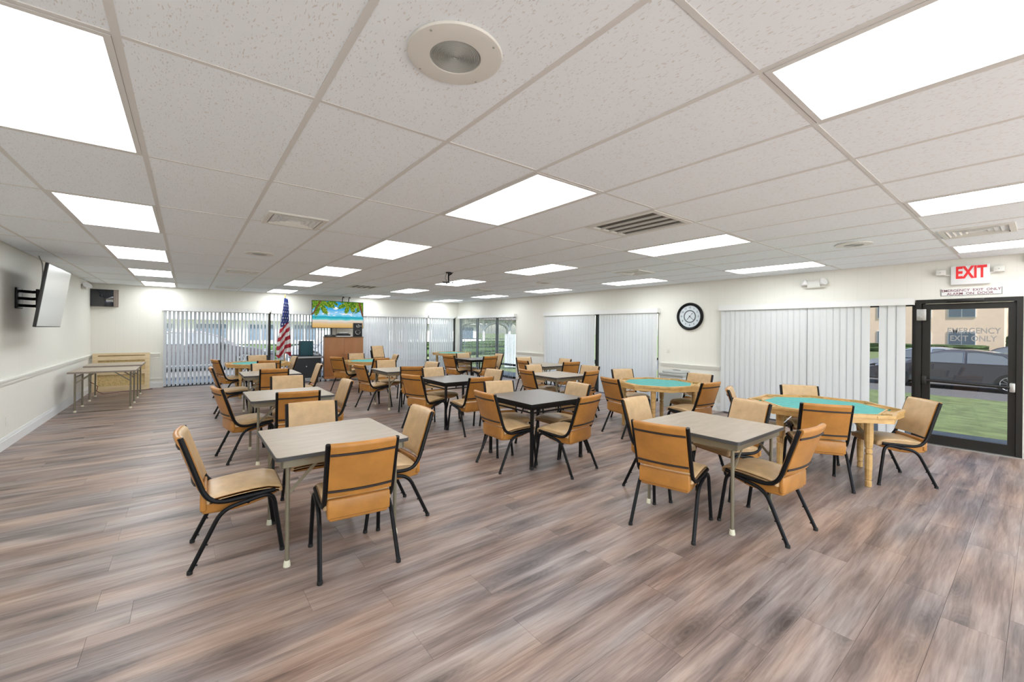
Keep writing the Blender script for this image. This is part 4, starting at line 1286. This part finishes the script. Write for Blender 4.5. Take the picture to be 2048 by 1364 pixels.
MB().rbox(-.045, -.045, -.075, 0, .045, .075, .006).build('case', M['alu'], al)
MB().rbox(-.048, -.025, .01, -.044, .025, .05, .002).build('speaker_slot', M['grey'], al)
MB().lathe([(.010, -.045), (.010, -.052), (.003, -.053)], 12, (0, 0, -.03), axis='x').build('key_lock', M['chrome'], al)
t = thing('wall_sensor', 'small cream box on the right wall near the ceiling edge', 'sensor', (XR, .10, 2.33))
MB().rbox(-.04, -.05, -.04, 0, .05, .05, .006).build('case', M['cream'], t); MB().box(-.043, -.02, -.02, -.039, .02, .0).build('window', M['grey'], t)

# trash can
bn = thing('trash_can', 'grey rectangular trash can with swing lid and liner below the clock', 'trash can', (7.42, 4.36, 0), R(90))
bo = MB(); w, d = .235, .17
bo.add([(sx * w * k, sy * d * k, z) for k, z in ((.82, 0), (1, .60)) for sx, sy in ((-1, -1), (1, -1), (1, 1), (-1, 1))],
       [(3, 2, 1, 0), (0, 1, 5, 4), (1, 2, 6, 5), (2, 3, 7, 6), (3, 0, 4, 7), (4, 5, 6, 7)])
bo.build('bin_body', M['grey'], bn, smooth=False)
MB().rbox(-w * 1.0 - .004, -d * 1.0 - .004, .48, w * 1.0 + .004, d + .004, .607, .01, 2).build('liner', M['bag'], bn)
lid = MB().rbox(-w - .02, -d - .02, .60, w + .02, d + .02, .655, .014, 3).build('lid', M['grey'], bn)
MB().rbox(-w + .03, -d + .01, .64, w - .03, d - .01, .705, .030, 3).build('lid_dome', M['grey'], lid)
MB().rbox(-.09, -.015, .704, .06, .015, .712, .004).build('handle_slot', M['rubber'], lid)

# ================================================================== OUTSIDE
GZ = -.55
gm = MB()
prof = [(XR + T, -.10), (9.3, -.10), (10.4, -.14), (13, -.30), (18.5, GZ + .04), (19.0, GZ + .03)]
for k in range(len(prof) - 1):
    (xa, za), (xb, zb) = prof[k], prof[k + 1]
    if k == 0: continue
    gm.add([(xa, -40, za), (xb, -40, zb), (xb, 16.5, zb), (xa, 16.5, za)], [(0, 1, 2, 3)])
gm.add([(36, -60, GZ), (140, -60, GZ + .3), (140, 160, GZ + .3), (36, 160, GZ)], [(0, 1, 2, 3)])
gm.add([(-60, 22, -.30), (36, 22, -.30), (36, 160, -.3), (-60, 160, -.3)], [(0, 1, 2, 3)])
gm.add([(XR + T + 1.6, 16.5, -.12), (36, 16.5, GZ), (36, 22, -.30), (XR + T + 1.6, 22, -.2)], [(0, 1, 2, 3)])
tag(gm.build('lawn', M['grass']), 'green lawn outside the windows', 'lawn', kind='structure')
tag(MB().box(XR + T, -40, -.3, 9.3, 15.2, -.07).box(-60, YB + T, -.3, XR + T, 15.2, -.07).build('sidewalk', M['concrete'], smooth=False), 'concrete walk along the outside of the building', 'sidewalk', kind='structure')
tag(MB().box(-60, 15.2, -.5, XR + T + 1.6, 22, -.12).build('parking_lot', M['asphalt'], smooth=False), 'asphalt parking strip beyond the back windows', 'road', kind='structure')
tag(MB().box(19, -60, GZ - .3, 36, 160, GZ).build('street', M['asphalt'], smooth=False), 'asphalt parking street beyond the lawn', 'road', kind='structure')
tag(MB().box(-60, -40, -.4, XR + T, YF - T, -.07).build('bounce_patio', M['concrete'], smooth=False), 'added concrete terrace, unseen, bouncing daylight in through the near wall', 'terrace', kind='structure')  # unseen ground added to reflect sunlight up onto the ceiling
tag(MB().box(XL - 3.0, YF - 1.0, ZC + .35, XR + 1.0, YB + 1.0, ZC + .6).build('roof', M['roofw'], smooth=False), 'flat roof with overhanging eaves', 'roof', kind='structure')


def car(x, y, z, rz, paint, label):
    root = thing('parked_car', label, 'car', (x, y, z), rz, group='parked cars outside')
    # +x = front; lower body side profile
    low = [(-2.35, .35), (-2.38, .62), (-2.28, .86), (-1.60, .95), (.85, .93), (1.75, .80), (2.30, .66), (2.40, .45), (2.32, .26), (-2.25, .24)]
    def loft(pr, w0, w1, zt):
        m = MB(); n = len(pr)
        wd = lambda zz: w0 + (w1 - w0) * max(0, min(1, (zz - .25) / (zt - .25)))
        vsl = [(a, -wd(b_), b_) for a, b_ in pr] + [(a, wd(b_), b_) for a, b_ in pr]
        m.add(vsl, [tuple(range(n)), tuple(range(2 * n - 1, n - 1, -1))] + [(q, n + q, n + (q + 1) % n, (q + 1) % n) for q in range(n)])
        return m
    loft(low, .89, .86, .95).build('body', M[paint], root, ang=35)
    cabn = [(-1.95, .92), (-1.35, 1.33), (-.55, 1.44), (.15, 1.42), (.60, 1.28), (1.22, .90)]
    m = MB(); n = len(cabn)
    vsl = [(a, sg_ * (.84 if b_ < 1 else .62 + (1.44 - b_) * .35), b_) for sg_ in (-1, 1) for a, b_ in cabn]
    m.add(vsl, [tuple(range(n)), tuple(range(2 * n - 1, n - 1, -1))] + [(q, n + q, n + (q + 1) % n, (q + 1) % n) for q in range(n)])
    m.build('roof', M[paint], root, ang=35)
    for sg_ in (-1, 1):
        ww = lambda zz: sg_ * (.845 - (zz - .95) * .47 + .006)
        for gl in (((-1.62, .97), (-.42, .97), (-.42, 1.36), (-.70, 1.37), (-1.25, 1.28)), ((-.34, .97), (.98, .97), (.50, 1.27), (.10, 1.36), (-.34, 1.365))):
            MB().add([(a, ww(b_), b_) for a, b_ in gl], [tuple(range(5))]).build('side_window', M['carglass'], root, smooth=False)
            MB().tube([(a, ww(b_) + sg_ * .004, b_) for a, b_ in gl + gl[:1]], .012, 5, cap=False).build('window_trim', M['chrome'], root)
    MB().add([(.64, -.62, 1.27), (.64, .62, 1.27), (1.20, .76, .925), (1.20, -.76, .925)], [(3, 2, 1, 0)]).build('windscreen', M['carglass'], root, smooth=False)
    MB().add([(-1.42, -.62, 1.31), (-1.42, .62, 1.31), (-1.93, .76, .95), (-1.93, -.76, .95)], [(0, 1, 2, 3)]).build('rear_window', M['carglass'], root, smooth=False)
    for wx in (-1.40, 1.40):
        for sg_ in (-1, 1):
            wl = MB().lathe([(.20, -.11), (.325, -.10), (.335, 0), (.325, .10), (.20, .11)], 24, (wx, sg_ * .80, .335), axis='y').build('wheel', M['tyre'], root)
            r_ = MB().lathe([(.04, 0), (.05, sg_ * .012)], 12, (wx, sg_ * .905, .335), axis='y')
            for k in range(10):
                a = 2 * PI * k / 10; r_.bar((wx + .04 * math.cos(a), sg_ * .91, .335 + .04 * math.sin(a)), (wx + .21 * math.cos(a), sg_ * .915, .335 + .21 * math.sin(a)), .03, .012, up=(0, 1, 0))
            r_.lathe([(.205, 0), (.225, sg_ * .01), (.23, 0)], 24, (wx, sg_ * .908, .335), axis='y', cap=False)
            r_.build('alloy_rim', M['rim'], wl)
    for sg_ in (-1, 1):
        MB().rbox(-2.39, sg_ * .80 - .12, .66, -2.10, sg_ * .80 + .075, .80, .02).build('tail_light', M['tail'], root)
        MB().rbox(2.02, sg_ * .76 - .15, .58, 2.36, sg_ * .76 + .08, .70, .02).build('head_light', M['chrome'], root)
        MB().rbox(.62, sg_ * .95 - .08, .93, .78, sg_ * .95 + .08, 1.05, .02).build('mirror', M[paint], root)
    return root


car(22.6, 2.1, GZ, R(90), 'cardark', 'charcoal sedan parked across the lawn outside the exit door')
car(25.4, 3.3, GZ, R(90), 'carsilver', 'silver blue sedan parked just beyond the charcoal sedan')
car(22.6, 7.6, GZ, R(90), 'carwhite', 'white sedan parked left of the charcoal sedan')
car(35.0, .9, GZ, R(88), 'cardark', 'dark car parked far off at the right of the door view')
car(.3, 19.2, -.12, R(0), 'cardark', 'dark sedan parked outside the left end back window')
car(5.4, 19.0, -.12, R(180), 'carsilver', 'silver sedan parked outside behind the flag window')


def building(label, x, y, rz, w, h, floors, bays, wallm, balcony=False, small=False):
    root = thing('apartment_building', label, 'building', (x, y, GZ), rz)       # facade faces local -y
    MB().box(-w / 2, 0, 0, w / 2, 12, h).build('wall', M[wallm], root, smooth=False)
    MB().box(-w / 2 - .5, -.6, h, w / 2 + .5, 12.5, h + .5).build('roof', M['roofw'], root, smooth=False)
    fh = h / floors; bw = w / bays
    wm = MB().box(-.95, -.06, 0, .95, .02, 1.35).mesh('window', M['winwhite'], smooth=False)
    pm = MB().box(-.88, -.08, .06, -.03, -.055, 1.29).mesh('window_pane', M['winblue'], smooth=False)
    pm2 = MB().box(.03, -.08, .06, .88, -.055, 1.29).mesh('window_pane', M['winblue'], smooth=False)
    sm = MB().box(-.5, -.06, 0, .5, .02, 1.2).mesh('window', M['winwhite'], smooth=False)
    spm = MB().box(-.42, -.08, .07, .42, -.055, 1.13).mesh('window_pane', M['winblue'], smooth=False)
    for f in range(floors):
        for b_ in range(bays):
            wx = -w / 2 + (b_ + .5) * bw
            wnd = link('window', wm, root, (wx, 0, f * fh + .95)); link('window_pane', pm, wnd); link('window_pane', pm2, wnd)
        if small:
            for b_ in range(bays):
                wnd = link('window', sm, root, (-w / 2 + (b_ + .5) * bw - 2.6, 0, f * fh + .95)); link('window_pane', spm, wnd)
        if balcony:
            MB().box(-w / 2, -.6, f * fh - .15, w / 2, -.1, f * fh + .05).box(-w / 2, -.6, f * fh + .05, w / 2, -.52, f * fh + .95).build('balcony', M['winwhite'], root, smooth=False)
    return root


building('peach apartment block across the street behind the parked cars', 60, 13.1, R(-90), 21.6, 10.8, 4, 4, 'peach', small=True)
building('low pale carport block right of the peach apartments', 75, -6, R(-90), 15, 4.0, 1, 3, 'pale')
building('pale apartment block beyond the back parking strip', 3, 38, 0, 44, 10.8, 4, 14, 'pale', True)


def hedge(label, x0, y0, z0, x1, y1, z1, name='hedge'):
    t = thing(name, label, 'hedge', ((x0 + x1) / 2, (y0 + y1) / 2, z0), group='hedges outside')
    mb = MB().rbox(x0 - (x0 + x1) / 2, y0 - (y0 + y1) / 2, 0, x1 - (x0 + x1) / 2, y1 - (y0 + y1) / 2, z1 - z0, .15, 2, cuts=14)
    rnd = random.Random(3)
    mb.xf(lambda p: p + Vector((rnd.uniform(-.09, .09), rnd.uniform(-.09, .09), rnd.uniform(-.07, .10) if p.z > .05 else 0)))
    mb.build('foliage', M['leaf'], t, ang=180)
    for k in range(5):
        s = (k + .5) / 5 - .5
        MB().tube([((x1 - x0) * s, (y1 - y0) * s, 0), ((x1 - x0) * s, (y1 - y0) * s, (z1 - z0) * .6)], .03, 6).build('stem', M['trunk'], t)
    return t


hedge('clipped hedge along the foot of the peach apartments', 57.5, 3.2, GZ, 58.7, 20, GZ + .9)
hedge('hedge in front of the low carport block', 56, -6, GZ, 57.2, 2.0, GZ + 1.9)
hedge('long hedge beyond the back parking strip', -20, 24, -.3, 26, 25.2, .55)


def tree(label, x, y, z, h, r, seed):
    t = thing('tree', label, 'tree', (x, y, z), group='trees outside'); rnd = random.Random(seed)
    MB().tube([(0, 0, 0), (.1, .05, h * .35), (0, 0, h * .7)], [.22, .16, .08], 10).build('trunk', M['trunk'], t)
    mb = MB()
    for k in range(420):
        a, c, rr = rnd.uniform(0, 2 * PI), rnd.uniform(-1, 1), r * rnd.uniform(.45, 1) ** .6
        p = Vector((rr * math.cos(a) * math.sqrt(1 - c * c), rr * math.sin(a) * math.sqrt(1 - c * c), h * .75 + rr * c * .75))
        s = rnd.uniform(.18, .42); n = Vector((rnd.uniform(-1, 1), rnd.uniform(-1, 1), rnd.uniform(-.3, 1))).normalized()
        u_ = n.orthogonal().normalized(); v_ = n.cross(u_)
        mb.add([p + u_ * s, p + v_ * s * .6, p - u_ * s, p - v_ * s * .6], [(0, 1, 2, 3)])
    mb.build('crown', M['leaf'], t, smooth=False)['kind'] = 'stuff'
    return t


tree('leafy tree right of the peach apartments', 66, -2.2, GZ, 7.5, 3.0, 1)
tree('leafy tree beyond the gazebo', 33, 37, -.3, 8, 4.0, 2)
tree('leafy tree behind the gazebo, left one', 40, 52, -.3, 8, 4.0, 4)

# gazebo seen through the corner window
gz = thing('gazebo', 'white arched gazebo with dark shingle roof outside the corner window', 'gazebo', (20.5, 30.2, -.3), R(10))
NG, RG = 8, 3.0
pg = [(RG * math.cos(2 * PI * k / NG), RG * math.sin(2 * PI * k / NG)) for k in range(NG)]
MB().prism([(x * 1.1, y * 1.1) for x, y in pg], 0, .18).build('deck', M['concrete'], gz, smooth=False)
rf = MB(); rf.add([(x * 1.3, y * 1.3, 2.55) for x, y in pg] + [(0, 0, 3.75)], [(k, (k + 1) % NG, NG) for k in range(NG)] + [tuple(range(NG - 1, -1, -1))])
rf.build('roof', M['shingle'], gz, smooth=False)
MB().lathe([(.5, 3.5), (.45, 3.95), (.7, 4.0), (.02, 4.5)], 8).build('cupola', M['shingle'], gz, smooth=False)
for k in range(NG):
    x, y = pg[k]; x2, y2 = pg[(k + 1) % NG]
    MB().box(x - .07, y - .07, .18, x + .07, y + .07, 2.55).build('post', M['gazwhite'], gz, smooth=False)
    a_, b_ = Vector((x, y, 0)), Vector((x2, y2, 0)); pth = []
    for q in range(13):
        s = q / 12; pth.append(a_.lerp(b_, s) + Vector((0, 0, 1.75 + .62 * math.sin(PI * s) ** .6)))
    MB().tube(pth, .09, 6).build('arch', M['gazwhite'], gz)
    MB().bar(Vector((x, y, 2.45)), Vector((x2, y2, 2.45)), .2, .06).build('fascia', M['gazwhite'], gz, smooth=False)
    if k not in (4, 5): MB().bar(Vector((x, y, .9)), Vector((x2, y2, .9)), .08, .05).bar(Vector((x, y, .35)), Vector((x2, y2, .35)), .06, .05).build('railing', M['gazwhite'], gz, smooth=False)
# white board fence to the right of the gazebo
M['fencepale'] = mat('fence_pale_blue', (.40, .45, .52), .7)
fc = thing('board_fence', 'white board fence outside the right end of corner window', 'fence', (10.75, 13.35, -.12), R(-30))
for k in range(9):
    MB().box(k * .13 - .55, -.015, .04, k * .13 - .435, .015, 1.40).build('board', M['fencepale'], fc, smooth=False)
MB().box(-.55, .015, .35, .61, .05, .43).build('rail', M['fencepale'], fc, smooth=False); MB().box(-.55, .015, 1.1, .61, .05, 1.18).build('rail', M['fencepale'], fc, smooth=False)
